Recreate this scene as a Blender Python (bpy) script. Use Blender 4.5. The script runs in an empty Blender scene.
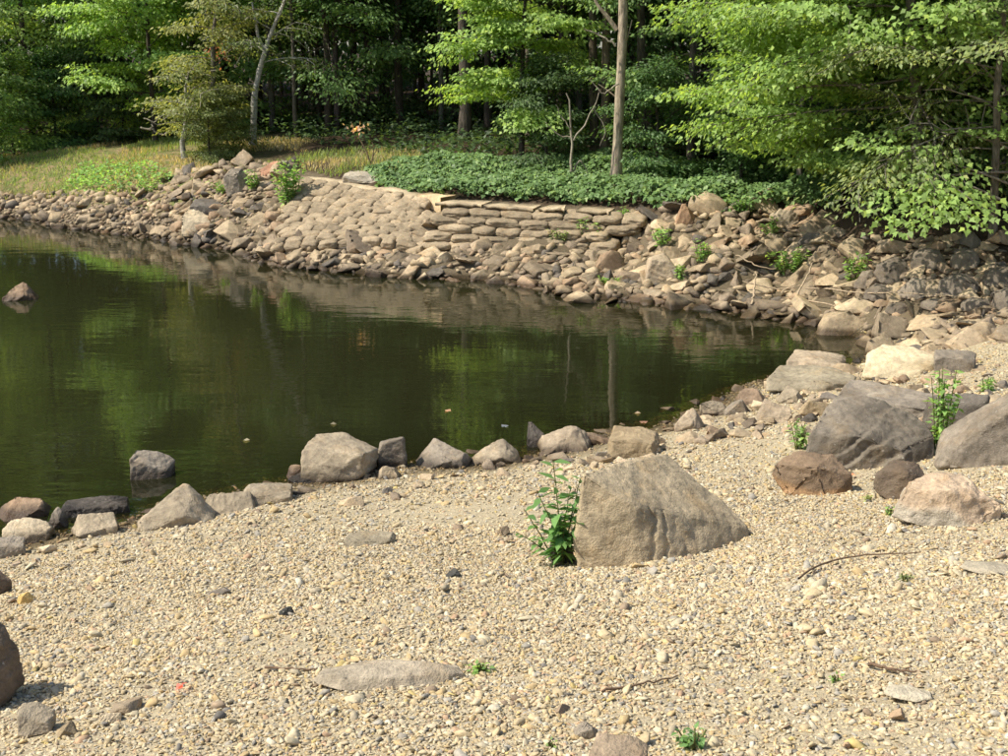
import bpy, bmesh, math, random
import numpy as np
from mathutils import Vector, Matrix, Euler

# ------------------------------------------------------------------ camera, sky, sun, exposure
scene = bpy.context.scene
COL = scene.collection
FPX = 1300.0                       # focal length in photograph pixels (1008 wide)
CAM = np.array([0.0, 0.0, 3.5])
PITCH = math.atan((378 - 60) / FPX)
cd = bpy.data.cameras.new('camera'); cam = bpy.data.objects.new('camera', cd); COL.objects.link(cam)
cd.sensor_width = 36; cd.lens = 36 * FPX / 1008; cd.clip_end = 2000; cd.clip_start = 0.05
cam.location = CAM; cam.rotation_euler = (math.pi / 2 - PITCH, 0, 0)
scene.camera = cam

SUN_EL = math.radians(50)
SUN_AZ = (-0.97, -0.18)            # direction towards the sun, on the ground plane
world = bpy.data.worlds.new('World'); scene.world = world; world.use_nodes = True
wn = world.node_tree.nodes; wl = world.node_tree.links
sky = wn.new('ShaderNodeTexSky'); sky.sky_type = 'NISHITA'; sky.sun_disc = False
sky.sun_elevation = SUN_EL; sky.sun_rotation = math.atan2(SUN_AZ[0], SUN_AZ[1])
sky.air_density = 1.0; sky.dust_density = 1.5
wn['Background'].inputs['Strength'].default_value = 0.15
wl.new(sky.outputs[0], wn['Background'].inputs['Color'])
sd = bpy.data.lights.new('sun', 'SUN'); sun = bpy.data.objects.new('sun', sd); COL.objects.link(sun)
sd.energy = 5.0; sd.angle = math.radians(0.53); sd.color = (1.0, 0.94, 0.83)
ts = Vector((SUN_AZ[0], SUN_AZ[1], 0)).normalized() * math.cos(SUN_EL) + Vector((0, 0, math.sin(SUN_EL)))
sun.rotation_euler = ts.to_track_quat('Z', 'Y').to_euler()
sun.location = (-20, -10, 30)
vs = scene.view_settings
vs.view_transform = 'Standard'; vs.look = 'None'; vs.gamma = 1; vs.use_curve_mapping = False
vs.exposure = 0.33
cy = scene.cycles
cy.use_denoising = True; cy.adaptive_threshold = 0.02
cy.max_bounces = 7; cy.diffuse_bounces = 3; cy.glossy_bounces = 3; cy.transmission_bounces = 4
cy.transparent_max_bounces = 8; cy.caustics_reflective = False; cy.caustics_refractive = False
cy.sample_clamp_indirect = 6

# ------------------------------------------------------------------ helpers
R_ = np.array([1.0, 0, 0])
F_ = np.array([0, math.cos(PITCH), -math.sin(PITCH)])
U_ = np.array([0, math.sin(PITCH), math.cos(PITCH)])
def ray(px, py):
    d = F_ + R_ * (px - 504) / FPX + U_ * (378 - py) / FPX
    return d
def unproj(px, py, z):
    d = ray(px, py); t = (z - CAM[2]) / d[2]
    return CAM + d * t
def proj(P):
    v = np.asarray(P, float) - CAM
    f = v @ F_
    return 504 + FPX * (v @ R_) / f, 378 - FPX * (v @ U_) / f, f

def smooth_hash(ix, iy, iz, seed):
    h = (ix * 374761393 + iy * 668265263 + iz * 1442695041 + seed * 974634777) & 0xffffffff
    h = ((h ^ (h >> 13)) * 1274126177) & 0xffffffff
    h = ((h ^ (h >> 16)) * 2246822519) & 0xffffffff
    return ((h ^ (h >> 15)) & 0xffff) / 32767.5 - 1.0
def vnoise(p, seed=0):
    p = np.asarray(p, float); i = np.floor(p).astype(np.int64); f = p - i
    f = f * f * (3 - 2 * f); out = 0
    for a in (0, 1):
        for b in (0, 1):
            for c in (0, 1):
                w = (f[:, 0] if a else 1 - f[:, 0]) * (f[:, 1] if b else 1 - f[:, 1]) * (f[:, 2] if c else 1 - f[:, 2])
                out = out + w * smooth_hash(i[:, 0] + a, i[:, 1] + b, i[:, 2] + c, seed)
    return out
def fbm(p, seed=0, oct=4, gain=0.5):
    p = np.asarray(p, float); out = 0; a = 1
    for k in range(oct):
        out = out + a * vnoise(p * 2 ** k, seed + k); a *= gain
    return out
def norm(v):
    return v / np.maximum(np.linalg.norm(v, axis=-1, keepdims=True), 1e-9)

def np_mesh(name, V, F, mat=None, smooth=False, attrs=None, sizes=None):
    """V (n,3); F (m,k) array of equal polygons, or a flat index list with sizes"""
    me = bpy.data.meshes.new(name)
    V = np.asarray(V, np.float32)
    if sizes is None:
        F = np.asarray(F, np.int32); k = F.shape[1]
        sizes = np.full(len(F), k, np.int32)
    F = np.asarray(F, np.int32).ravel(); sizes = np.asarray(sizes, np.int32)
    me.vertices.add(len(V)); me.vertices.foreach_set('co', V.ravel())
    me.loops.add(len(F)); me.loops.foreach_set('vertex_index', F)
    me.polygons.add(len(sizes))
    st = np.zeros(len(sizes), np.int32); st[1:] = np.cumsum(sizes)[:-1]
    me.polygons.foreach_set('loop_start', st); me.polygons.foreach_set('loop_total', sizes)
    if smooth: me.polygons.foreach_set('use_smooth', np.ones(len(sizes), bool))
    for n, (typ, data) in (attrs or {}).items():
        a = me.attributes.new(n, typ, 'POINT')
        a.data.foreach_set({'FLOAT': 'value', 'INT': 'value', 'FLOAT_VECTOR': 'vector', 'FLOAT_COLOR': 'color'}[typ], np.asarray(data, np.float32 if typ != 'INT' else np.int32).ravel())
    me.update(calc_edges=True); me.validate()
    if mat: me.materials.append(mat)
    return me
def link(name, me, parent=None, loc=None, rot=None, scl=None, color=None, label=None, cat=None, group=None, kind=None):
    o = bpy.data.objects.new(name, me); COL.objects.link(o)
    if parent: o.parent = parent
    if loc is not None: o.location = [float(c) for c in loc]
    if rot is not None: o.rotation_euler = [float(c) for c in rot]
    if scl is not None: o.scale = [float(c) for c in (scl if hasattr(scl, '__len__') else (scl,) * 3)]
    if color is not None: o.color = (float(color[0]), float(color[1]), float(color[2]), 1)
    if label: o['label'] = label
    if cat: o['category'] = cat
    if group: o['group'] = group
    if kind: o['kind'] = kind
    return o
def tube(P, rad, sides=6):
    P = np.asarray(P, float); n = len(P)
    T = np.gradient(P, axis=0); T = norm(T)
    ref = np.array([0.31, 0.95, 0.05]) if abs(T[:, 2]).mean() > 0.7 else np.array([0, 0, 1.0])
    A = norm(np.cross(T, ref)); B = np.cross(T, A)
    ang = np.arange(sides) * 2 * math.pi / sides
    V = P[:, None, :] + np.asarray(rad)[:, None, None] * (np.cos(ang)[None, :, None] * A[:, None, :] + np.sin(ang)[None, :, None] * B[:, None, :])
    V = V.reshape(-1, 3)
    i = np.arange(n - 1)[:, None] * sides; j = np.arange(sides)[None, :]; j2 = (j + 1) % sides
    F = np.stack([i + j, i + j2, i + sides + j2, i + sides + j], -1).reshape(-1, 4)
    return V, F
def join(parts):
    Vs, Fs, o = [], [], 0
    for V, F in parts:
        Vs.append(V); Fs.append(F + o); o += len(V)
    return np.concatenate(Vs), np.concatenate(Fs)
def in_poly(px, py, poly):
    px = np.asarray(px); py = np.asarray(py); ins = np.zeros(px.shape, bool)
    n = len(poly); j = n - 1
    for i in range(n):
        xi, yi = poly[i]; xj, yj = poly[j]
        c = ((yi > py) != (yj > py)) & (px < (xj - xi) * (py - yi) / (yj - yi + 1e-12) + xi)
        ins ^= c; j = i
    return ins

# ------------------------------------------------------------------ materials
def new_mat(name):
    m = bpy.data.materials.new(name); m.use_nodes = True
    nt = m.node_tree
    for n in list(nt.nodes): nt.nodes.remove(n)
    out = nt.nodes.new('ShaderNodeOutputMaterial')
    return m, nt, out
def N(nt, t, **kw):
    n = nt.nodes.new(t)
    for k, v in kw.items():
        if k.startswith('i_'):
            n.inputs[k[2:].replace('_', ' ')].default_value = v
        else: setattr(n, k, v)
    return n
def noise(nt, vec, scale, detail=4, rough=0.55):
    n = N(nt, 'ShaderNodeTexNoise'); n.inputs['Scale'].default_value = scale
    n.inputs['Detail'].default_value = detail; n.inputs['Roughness'].default_value = rough
    if vec: nt.links.new(vec, n.inputs['Vector'])
    return n.outputs['Fac']
def maprange(nt, v, a, b, c, d):
    n = N(nt, 'ShaderNodeMapRange'); n.inputs[1].default_value = a; n.inputs[2].default_value = b
    n.inputs[3].default_value = c; n.inputs[4].default_value = d
    nt.links.new(v, n.inputs[0]); return n.outputs[0]
def mix(nt, fac, a, b, mode='MIX'):
    n = N(nt, 'ShaderNodeMix', data_type='RGBA', blend_type=mode)
    for s, v in ((0, fac), (6, a), (7, b)):
        if isinstance(v, (int, float)): n.inputs[s].default_value = v
        elif isinstance(v, tuple): n.inputs[s].default_value = (*v, 1) if len(v) == 3 else v
        else: nt.links.new(v, n.inputs[s])
    return n.outputs[2]
def math_(nt, op, a, b=0.0):
    n = N(nt, 'ShaderNodeMath', operation=op)
    for s, v in ((0, a), (1, b)):
        if isinstance(v, (int, float)): n.inputs[s].default_value = v
        else: nt.links.new(v, n.inputs[s])
    return n.outputs[0]
def bump(nt, h, strength, dist, nrm=None):
    b = N(nt, 'ShaderNodeBump'); b.inputs['Strength'].default_value = strength; b.inputs['Distance'].default_value = dist
    nt.links.new(h, b.inputs['Height'])
    if nrm: nt.links.new(nrm, b.inputs['Normal'])
    return b.outputs['Normal']
def principled(nt, out, col, rough=0.85, spec=0.25, nrm=None):
    p = N(nt, 'ShaderNodeBsdfPrincipled')
    if isinstance(col, tuple): p.inputs['Base Color'].default_value = (*col, 1)
    else: nt.links.new(col, p.inputs['Base Color'])
    if isinstance(rough, float): p.inputs['Roughness'].default_value = rough
    else: nt.links.new(rough, p.inputs['Roughness'])
    p.inputs['Specular IOR Level'].default_value = spec
    if nrm: nt.links.new(nrm, p.inputs['Normal'])
    nt.links.new(p.outputs[0], out.inputs['Surface'])
    return p

def rock_material(name, source, wet=True, fine=1.0, crack=1.0):
    m, nt, out = new_mat(name)
    geo = N(nt, 'ShaderNodeNewGeometry'); pos = geo.outputs['Position']
    if source == 'object': base = N(nt, 'ShaderNodeObjectInfo').outputs['Color']
    else:
        a = N(nt, 'ShaderNodeAttribute', attribute_name='col', attribute_type='INSTANCER' if source == 'instancer' else 'GEOMETRY'); base = a.outputs['Color']
    n1 = noise(nt, pos, 2.6 * fine, 5, 0.6); n2 = noise(nt, pos, 17 * fine, 5, 0.65); n3 = noise(nt, pos, 90 * fine, 3, 0.6)
    v1 = maprange(nt, n1, 0.3, 0.7, 0.68, 1.30)
    v2 = maprange(nt, n2, 0.28, 0.72, 0.70, 1.28)
    v3 = maprange(nt, n3, 0.3, 0.7, 0.86, 1.14)
    val = math_(nt, 'MULTIPLY', math_(nt, 'MULTIPLY', v1, v2), v3)
    c = mix(nt, 1.0, mix(nt, 1.0, base, val, 'MULTIPLY'), (1.0, 0.965, 0.88), 'MULTIPLY')
    # iron-brown staining and pale lichen, each in patches of its own
    st = maprange(nt, noise(nt, pos, 4.1 * fine, 4, 0.7), 0.52, 0.72, 0.0, 0.55)
    c = mix(nt, st, c, mix(nt, 1.0, c, (1.05, 0.88, 0.66), 'MULTIPLY'))
    li = maprange(nt, noise(nt, pos, 33 * fine, 2, 0.5), 0.70, 0.76, 0.0, 0.5)
    c = mix(nt, li, c, (0.46, 0.42, 0.34))
    rough = 0.88
    if wet:
        sep = N(nt, 'ShaderNodeSeparateXYZ'); nt.links.new(pos, sep.inputs[0])
        zz = math_(nt, 'ADD', sep.outputs[2], math_(nt, 'MULTIPLY', math_(nt, 'SUBTRACT', n1, 0.5), 0.09))
        w = maprange(nt, zz, 0.05, 0.11, 1.0, 0.0)
        c = mix(nt, w, c, mix(nt, 1.0, c, (0.30, 0.27, 0.24), 'MULTIPLY'))
        rough = maprange(nt, w, 0, 1, 0.88, 0.45)
    vor = N(nt, 'ShaderNodeTexVoronoi', feature='DISTANCE_TO_EDGE'); vor.inputs['Scale'].default_value = 3.3 * fine
    vv = N(nt, 'ShaderNodeVectorMath', operation='ADD'); nz = N(nt, 'ShaderNodeTexNoise'); nz.inputs['Scale'].default_value = 5 * fine
    nt.links.new(pos, nz.inputs['Vector']); nt.links.new(pos, vv.inputs[0])
    sc = N(nt, 'ShaderNodeVectorMath', operation='SCALE'); sc.inputs['Scale'].default_value = 0.35
    nt.links.new(nz.outputs['Color'], sc.inputs[0]); nt.links.new(sc.outputs[0], vv.inputs[1]); nt.links.new(vv.outputs[0], vor.inputs['Vector'])
    ck = maprange(nt, vor.outputs['Distance'], 0.0, 0.035, 0.0, 1.0)
    h = math_(nt, 'ADD', math_(nt, 'MULTIPLY', n2, 0.6), math_(nt, 'MULTIPLY', n3, 0.35))
    nrm = bump(nt, h, 0.85, 0.022 / fine)
    nrm = bump(nt, ck, 0.14 * crack, 0.02 / fine, nrm)
    principled(nt, out, c, rough, 0.25, nrm)
    return m
M_ROCK = rock_material('rock', 'object')
M_ROCKA = rock_material('rock_rubble', 'geometry')
M_SACK = rock_material('hardened_sack', 'object', wet=False, fine=1.6, crack=0.2)

def leaf_material(name, trans=0.46, rough=0.5, spec=0.3):
    m, nt, out = new_mat(name)
    oi = N(nt, 'ShaderNodeObjectInfo'); at = N(nt, 'ShaderNodeAttribute', attribute_name='lv')
    v = at.outputs['Fac']; hs = N(nt, 'ShaderNodeHueSaturation'); hs.inputs['Saturation'].default_value = 0.86; nt.links.new(oi.outputs['Color'], hs.inputs['Color'])
    c = mix(nt, 1.0, hs.outputs[0], maprange(nt, v, 0, 1, 1.1, 2.5), 'MULTIPLY')
    c = mix(nt, maprange(nt, v, 0.8, 1.0, 0.0, 0.45), c, mix(nt, 1.0, c, (1.5, 1.1, 0.7), 'MULTIPLY'))
    p = N(nt, 'ShaderNodeBsdfPrincipled'); nt.links.new(c, p.inputs['Base Color'])
    p.inputs['Roughness'].default_value = rough; p.inputs['Specular IOR Level'].default_value = spec
    t = N(nt, 'ShaderNodeBsdfTranslucent'); nt.links.new(mix(nt, 1.0, c, (1.5, 1.45, 0.7), 'MULTIPLY'), t.inputs['Color'])
    mx = N(nt, 'ShaderNodeMixShader'); mx.inputs[0].default_value = trans
    nt.links.new(p.outputs[0], mx.inputs[1]); nt.links.new(t.outputs[0], mx.inputs[2]); nt.links.new(mx.outputs[0], out.inputs['Surface'])
    return m
M_LEAF = leaf_material('leaf')
M_IVY = leaf_material('ivy_leaf', 0.2, 0.5, 0.25)

def bark_material(name, birch=False):
    m, nt, out = new_mat(name)
    oi = N(nt, 'ShaderNodeObjectInfo'); tc = N(nt, 'ShaderNodeTexCoord')
    mp = N(nt, 'ShaderNodeMapping'); mp.inputs['Scale'].default_value = (1, 1, 0.22) if not birch else (1, 1, 5)
    nt.links.new(tc.outputs['Object'], mp.inputs['Vector'])
    n1 = noise(nt, mp.outputs[0], 22 if not birch else 5, 5, 0.65); n2 = noise(nt, tc.outputs['Object'], 2.5, 3)
    c = mix(nt, 1.0, oi.outputs['Color'], maprange(nt, n1, 0.3, 0.7, 0.35, 1.4), 'MULTIPLY')
    c = mix(nt, maprange(nt, n2, 0.4, 0.7, 0, 0.4), c, mix(nt, 1.0, c, (0.8, 0.95, 0.75), 'MULTIPLY'))
    if birch:
        c = mix(nt, maprange(nt, n1, 0.58, 0.66, 0.0, 0.85), c, (0.04, 0.035, 0.03))
    principled(nt, out, c, 0.9, 0.2, bump(nt, n1, 0.8, 0.03))
    return m
M_BARK = bark_material('bark'); M_BIRCH = bark_material('birch_bark', True)

def plain_mat(name, col, rough=0.85, spec=0.2):
    m, nt, out = new_mat(name); geo = N(nt, 'ShaderNodeNewGeometry')
    n1 = noise(nt, geo.outputs['Position'], 30, 4)
    c = mix(nt, 1.0, col, maprange(nt, n1, 0.3, 0.7, 0.65, 1.3), 'MULTIPLY')
    principled(nt, out, c, rough, spec, bump(nt, n1, 0.5, 0.01)); return m
M_STICK = plain_mat('dry_wood', (0.14, 0.09, 0.055)); M_BLEACHED = plain_mat('bleached_wood', (0.38, 0.29, 0.19))
M_STEM = plain_mat('green_stem', (0.12, 0.13, 0.04))

# ------------------------------------------------------------------ the ground: one sheet through heights read off the photograph
NEAR_SHORE = [(-420, 640), (-250, 598), (-100, 568), (0, 546), (60, 535), (130, 521), (210, 504), (290, 487), (350, 477), (440, 467), (520, 456), (600, 440), (675, 421), (723, 399), (767, 384), (800, 374), (846, 364), (886, 349)]
FAR_SHORE = [(866, 340), (830, 328), (767, 317), (727, 311), (648, 303), (578, 298), (538, 288), (419, 279), (320, 270), (250, 258), (200, 247), (150, 238), (100, 232), (50, 226), (0, 218), (-100, 212), (-250, 205)]
CP = [(x, y, 0.0) for x, y in NEAR_SHORE + FAR_SHORE]
CP += [(100, 350, -0.9), (300, 380, -0.7), (500, 370, -0.55), (650, 360, -0.35), (780, 345, -0.18), (0, 400, -1.0), (-200, 350, -1.3), (-200, 460, -0.9), (120, 480, -0.22), (350, 440, -0.3), (560, 415, -0.25), (420, 320, -0.6), (200, 290, -0.7), (30, 260, -0.7), (600, 335, -0.3)]
CP += [(60, 197, .5), (-60, 190, .5), (60, 150, .95), (0, 160, .9), (-120, 150, 1.0), (184, 155, 1.35), (254, 141, 1.55), (200, 178, 1.08), (150, 200, .62), (290, 160, 1.35), (240, 205, .72),
       (310, 180, 1.20), (420, 194, 1.10), (300, 238, .36), (410, 240, .42), (355, 209, .80), (345, 184, 1.18), (385, 190, 1.14),
       (440, 199, 1.06), (540, 204, 1.03), (625, 209, 1.0), (440, 244, .36), (540, 258, .33), (625, 254, .36),
       (490, 187, 1.2), (580, 192, 1.17), (680, 195, 1.2), (618, 171, 1.42), (500, 165, 1.42), (400, 160, 1.45), (330, 150, 1.5), (720, 190, 1.35), (800, 200, 1.25),
       (720, 206, 1.05), (720, 260, .55), (660, 235, .72), (660, 270, .3), (790, 260, .55), (790, 225, .9), (790, 290, .2), (850, 232, 1.05), (950, 238, 1.1), (1050, 245, 1.1), (1300, 245, 1.2),
       (900, 300, .42), (850, 310, .2), (1000, 310, .48), (1150, 310, .6), (1000, 340, .4), (930, 352, .16), (1000, 400, .55), (900, 400, .33), (1000, 470, .78), (850, 480, .52), (1000, 530, .95), (800, 430, .30), (1200, 420, .9), (1200, 560, 1.2),
       (660, 560, .72), (400, 560, .53), (100, 600, .52), (250, 540, .30), (500, 650, 1.0), (100, 756, 1.02), (504, 756, 1.22), (950, 756, 1.38), (950, 620, 1.18), (-150, 700, .7), (-300, 756, .7), (1200, 756, 1.5), (720, 480, .42), (560, 500, .33), (-250, 640, .3)]
WP = [unproj(*c) for c in CP]
WP += [np.array(p, float) for p in [(0, 0, 1.95), (-4, 0, 1.7), (4, 0, 2.1), (0, -6, 2.2), (-12, -5, 1.2), (12, -5, 2.6), (12, 8, 1.6),
       (-6, 40, 1.75), (4, 36, 1.8), (12, 30, 1.8), (-16, 45, 1.5), (-28, 42, 1.3), (0, 55, 2.2), (20, 50, 2.4), (-30, 60, 2.2), (0, 90, 3), (60, 90, 3.5), (-60, 90, 3), (60, 20, 2.8), (60, -40, 3), (-60, 50, 1.3), (-60, 15, -2), (-30, 20, -1.8), (-60, -40, 1.5), (0, -60, 3), (20, 15, 1.6)]]
WP = np.array(WP)
def _tps(r2): return np.where(r2 > 0, 0.5 * r2 * np.log(r2 + 1e-12), 0)
def fit_tps(P, lam):
    n = len(P); X = P[:, :2] / 10
    K = _tps(((X[:, None] - X[None]) ** 2).sum(-1)) + lam * np.eye(n)
    Q = np.hstack([np.ones((n, 1)), X])
    A = np.block([[K, Q], [Q.T, np.zeros((3, 3))]])
    return X, np.linalg.solve(A, np.concatenate([P[:, 2], np.zeros(3)]))
TX, TW = fit_tps(WP, 2e-6)
def H(x, y):
    x = np.atleast_1d(np.asarray(x, float)); y = np.atleast_1d(np.asarray(y, float)); out = np.empty(x.shape)
    xf, yf, of = x.ravel(), y.ravel(), out.ravel()
    for s in range(0, len(xf), 20000):
        q = np.stack([xf[s:s + 20000], yf[s:s + 20000]], -1) / 10
        z = _tps(((q[:, None] - TX[None]) ** 2).sum(-1)) @ TW[:-3] + TW[-3] + q @ TW[-2:]
        of[s:s + 20000] = np.clip(z, -2.2, 4.5)
    return out
def Hs(x, y): return float(H([x], [y])[0])
def ground_at(px, py, tmax=80):
    """where the sight line of a pixel meets the ground"""
    d = ray(px, py); t = np.linspace(2.5, tmax, 3000)
    P = CAM[None] + t[:, None] * d[None]
    g = P[:, 2] - H(P[:, 0], P[:, 1]); i = np.argmax(g < 0)
    if g[i] >= 0: i = len(t) - 1
    i = max(i, 1); f = g[i - 1] / (g[i - 1] - g[i] + 1e-9)
    return P[i - 1] + (P[i] - P[i - 1]) * f

xs = np.concatenate([-np.geomspace(400, 22, 26), np.arange(-20, 14, 0.14), np.geomspace(14.5, 400, 26)])
ys = np.concatenate([-np.geomspace(400, 3, 22), np.arange(-1, 34, 0.14), np.geomspace(34.5, 800, 36)])
GX, GY = np.meshgrid(xs, ys); GZ = H(GX, GY)
rel = fbm(np.stack([GX.ravel() * 1.1, GY.ravel() * 1.1, np.zeros(GX.size)], -1), 5, 3).reshape(GX.shape)
GZ = GZ + 0.022 * rel
nx, ny = len(xs), len(ys)
V = np.stack([GX.ravel(), GY.ravel(), GZ.ravel()], -1)
ii = (np.arange(ny - 1)[:, None] * nx + np.arange(nx - 1)[None]).ravel()
Fq = np.stack([ii, ii + 1, ii + nx + 1, ii + nx], -1)
# near side of the pond is beach, far side soil: a mask by where the land lies
shore_pts = np.array([unproj(x, y, 0)[:2] for x, y in NEAR_SHORE] + [unproj(866, 340, 0)[:2], unproj(1100, 318, .5)[:2]])
order = np.argsort(shore_pts[:, 0])
lim = np.interp(V[:, 0], shore_pts[order, 0], shore_pts[order, 1])
beach = np.clip((lim + 0.6 - V[:, 1]) / 1.0, 0, 1)
gpx, gpy, gf = proj(V)
beach = np.maximum(beach, np.where(in_poly(gpx, gpy, [(-300, 196), (0, 198), (130, 192), (190, 172), (296, 168), (420, 196), (640, 212), (830, 225), (850, 300), (1050, 318), (1050, 360), (886, 352)] + FAR_SHORE) & (gf > 8), .22, 0))
grassy = np.clip((-4.5 - V[:, 0]) / 2.0, 0, 1) * np.clip((V[:, 1] - 23) / 1.5, 0, 1) * np.clip((V[:, 2] - 0.35) / 0.25, 0, 1) * np.clip((35.5 - V[:, 1]) / 2, 0, 1)
m, nt, out = new_mat('ground')
geo = N(nt, 'ShaderNodeNewGeometry'); pos = geo.outputs['Position']
ab = N(nt, 'ShaderNodeAttribute', attribute_name='beach').outputs['Fac']; ag = N(nt, 'ShaderNodeAttribute', attribute_name='grassy').outputs['Fac']
n1 = noise(nt, pos, 1.5, 5); n2 = noise(nt, pos, 28, 5, 0.7); n3 = noise(nt, pos, 5, 5, 0.6)
soil = mix(nt, maprange(nt, n2, 0.3, 0.7, 0, 1), (0.03, 0.021, 0.013), (0.085, 0.058, 0.034))
sand = mix(nt, maprange(nt, n2, 0.3, 0.7, 0, 1), (0.34, 0.275, 0.17), (0.50, 0.42, 0.275))
gr = mix(nt, maprange(nt, n3, 0.42, 0.58, 0, 1), (0.26, 0.19, 0.10), (0.13, 0.15, 0.045))
c = mix(nt, ag, mix(nt, ab, soil, sand), gr)
sep = N(nt, 'ShaderNodeSeparateXYZ'); nt.links.new(pos, sep.inputs[0])
wet = maprange(nt, sep.outputs[2], 0.035, 0.09, 1, 0)
c = mix(nt, wet, c, mix(nt, 1.0, c, (0.36, 0.33, 0.27), 'MULTIPLY'))
principled(nt, out, c, 0.95, 0.15, bump(nt, n2, 0.8, 0.03))
ground = link('ground', np_mesh('ground', V, Fq, m, True, {'beach': ('FLOAT', beach), 'grassy': ('FLOAT', grassy)}), kind='structure')

# ------------------------------------------------------------------ pond water
wx = np.concatenate([-np.geomspace(300, 26, 10), np.arange(-24, 9, 0.2)]); wy = np.concatenate([[-60, -10], np.arange(4, 34, 0.2), [40, 60]])
WX, WY = np.meshgrid(wx, wy); dep = np.clip(-H(WX, WY), 0, 3).ravel()
ii = (np.arange(len(wy) - 1)[:, None] * len(wx) + np.arange(len(wx) - 1)[None]).ravel()
F = np.stack([ii, ii + 1, ii + len(wx) + 1, ii + len(wx)], -1)
keep = (np.where(H(WX, WY).ravel() < 0.12, 1, 0))[F].max(1) > 0
keep &= ~((WY.ravel()[F].min(1) < 3))
m, nt, out = new_mat('pond_water')
geo = N(nt, 'ShaderNodeNewGeometry'); pos = geo.outputs['Position']
mp = N(nt, 'ShaderNodeMapping'); mp.inputs['Scale'].default_value = (0.55, 1.5, 1); mp.inputs['Rotation'].default_value = (0, 0, 0.25); nt.links.new(pos, mp.inputs['Vector'])
w1 = noise(nt, mp.outputs[0], 2.2, 2, 0.5); w2 = noise(nt, mp.outputs[0], 9.0, 2, 0.5); w3 = noise(nt, pos, 0.35, 2)
calm = maprange(nt, w3, 0.35, 0.65, 0.35, 1.0)
hh = math_(nt, 'MULTIPLY', math_(nt, 'ADD', math_(nt, 'MULTIPLY', w1, 1.0), math_(nt, 'MULTIPLY', w2, 0.30)), calm)
nrm = bump(nt, hh, 0.5, 0.0095)
dpt = N(nt, 'ShaderNodeAttribute', attribute_name='depth').outputs['Fac']
murk = math_(nt, 'SUBTRACT', 1.0, math_(nt, 'POWER', 2.718, math_(nt, 'MULTIPLY', dpt, -5.5)))
murk = maprange(nt, murk, 0, 1, 0.25, 1)
df = N(nt, 'ShaderNodeBsdfDiffuse'); df.inputs['Color'].default_value = (0.020, 0.021, 0.008, 1)
tr = N(nt, 'ShaderNodeBsdfTransparent'); tr.inputs['Color'].default_value = (0.75, 0.72, 0.5, 1)
gl = N(nt, 'ShaderNodeBsdfGlossy'); gl.inputs['Roughness'].default_value = 0.015; nt.links.new(nrm, gl.inputs['Normal'])
fr = N(nt, 'ShaderNodeFresnel'); fr.inputs['IOR'].default_value = 1.40; nt.links.new(nrm, fr.inputs['Normal'])
m1 = N(nt, 'ShaderNodeMixShader'); nt.links.new(murk, m1.inputs[0]); nt.links.new(tr.outputs[0], m1.inputs[1]); nt.links.new(df.outputs[0], m1.inputs[2])
m2 = N(nt, 'ShaderNodeMixShader'); nt.links.new(fr.outputs[0], m2.inputs[0]); nt.links.new(m1.outputs[0], m2.inputs[1]); nt.links.new(gl.outputs[0], m2.inputs[2])
nt.links.new(m2.outputs[0], out.inputs['Surface'])
link('water', np_mesh('water', np.stack([WX.ravel(), WY.ravel(), np.zeros(WX.size)], -1), F[keep], m, True, {'depth': ('FLOAT', dep)}), kind='structure')

# ------------------------------------------------------------------ rocks
_ico = {}
def ico(sub):
    if sub not in _ico:
        bm = bmesh.new(); bmesh.ops.create_icosphere(bm, subdivisions=sub, radius=1)
        V = np.array([v.co[:] for v in bm.verts]); F = np.array([[v.index for v in f.verts] for f in bm.faces]); bm.free()
        _ico[sub] = (norm(V), F)
    return _ico[sub]
def hull_planes(pts):
    bm = bmesh.new()
    for p in pts: bm.verts.new(p)
    bm.verts.ensure_lookup_table()
    bmesh.ops.convex_hull(bm, input=bm.verts[:]); bm.normal_update()
    pl = [(np.array(f.normal[:]), float(f.normal.dot(f.verts[0].co))) for f in bm.faces if f.calc_area() > 1e-9]
    bm.free(); return pl
def hull_mesh(pts):
    bm = bmesh.new()
    for p in pts: bm.verts.new(p)
    bmesh.ops.convex_hull(bm, input=bm.verts[:])
    for v in [v for v in bm.verts if not v.link_faces]: bm.verts.remove(v)
    bmesh.ops.triangulate(bm, faces=bm.faces[:]); bm.verts.index_update()
    V = np.array([v.co[:] for v in bm.verts]); F = np.array([[v.index for v in f.verts] for f in bm.faces]); bm.free()
    return V, F
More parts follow.
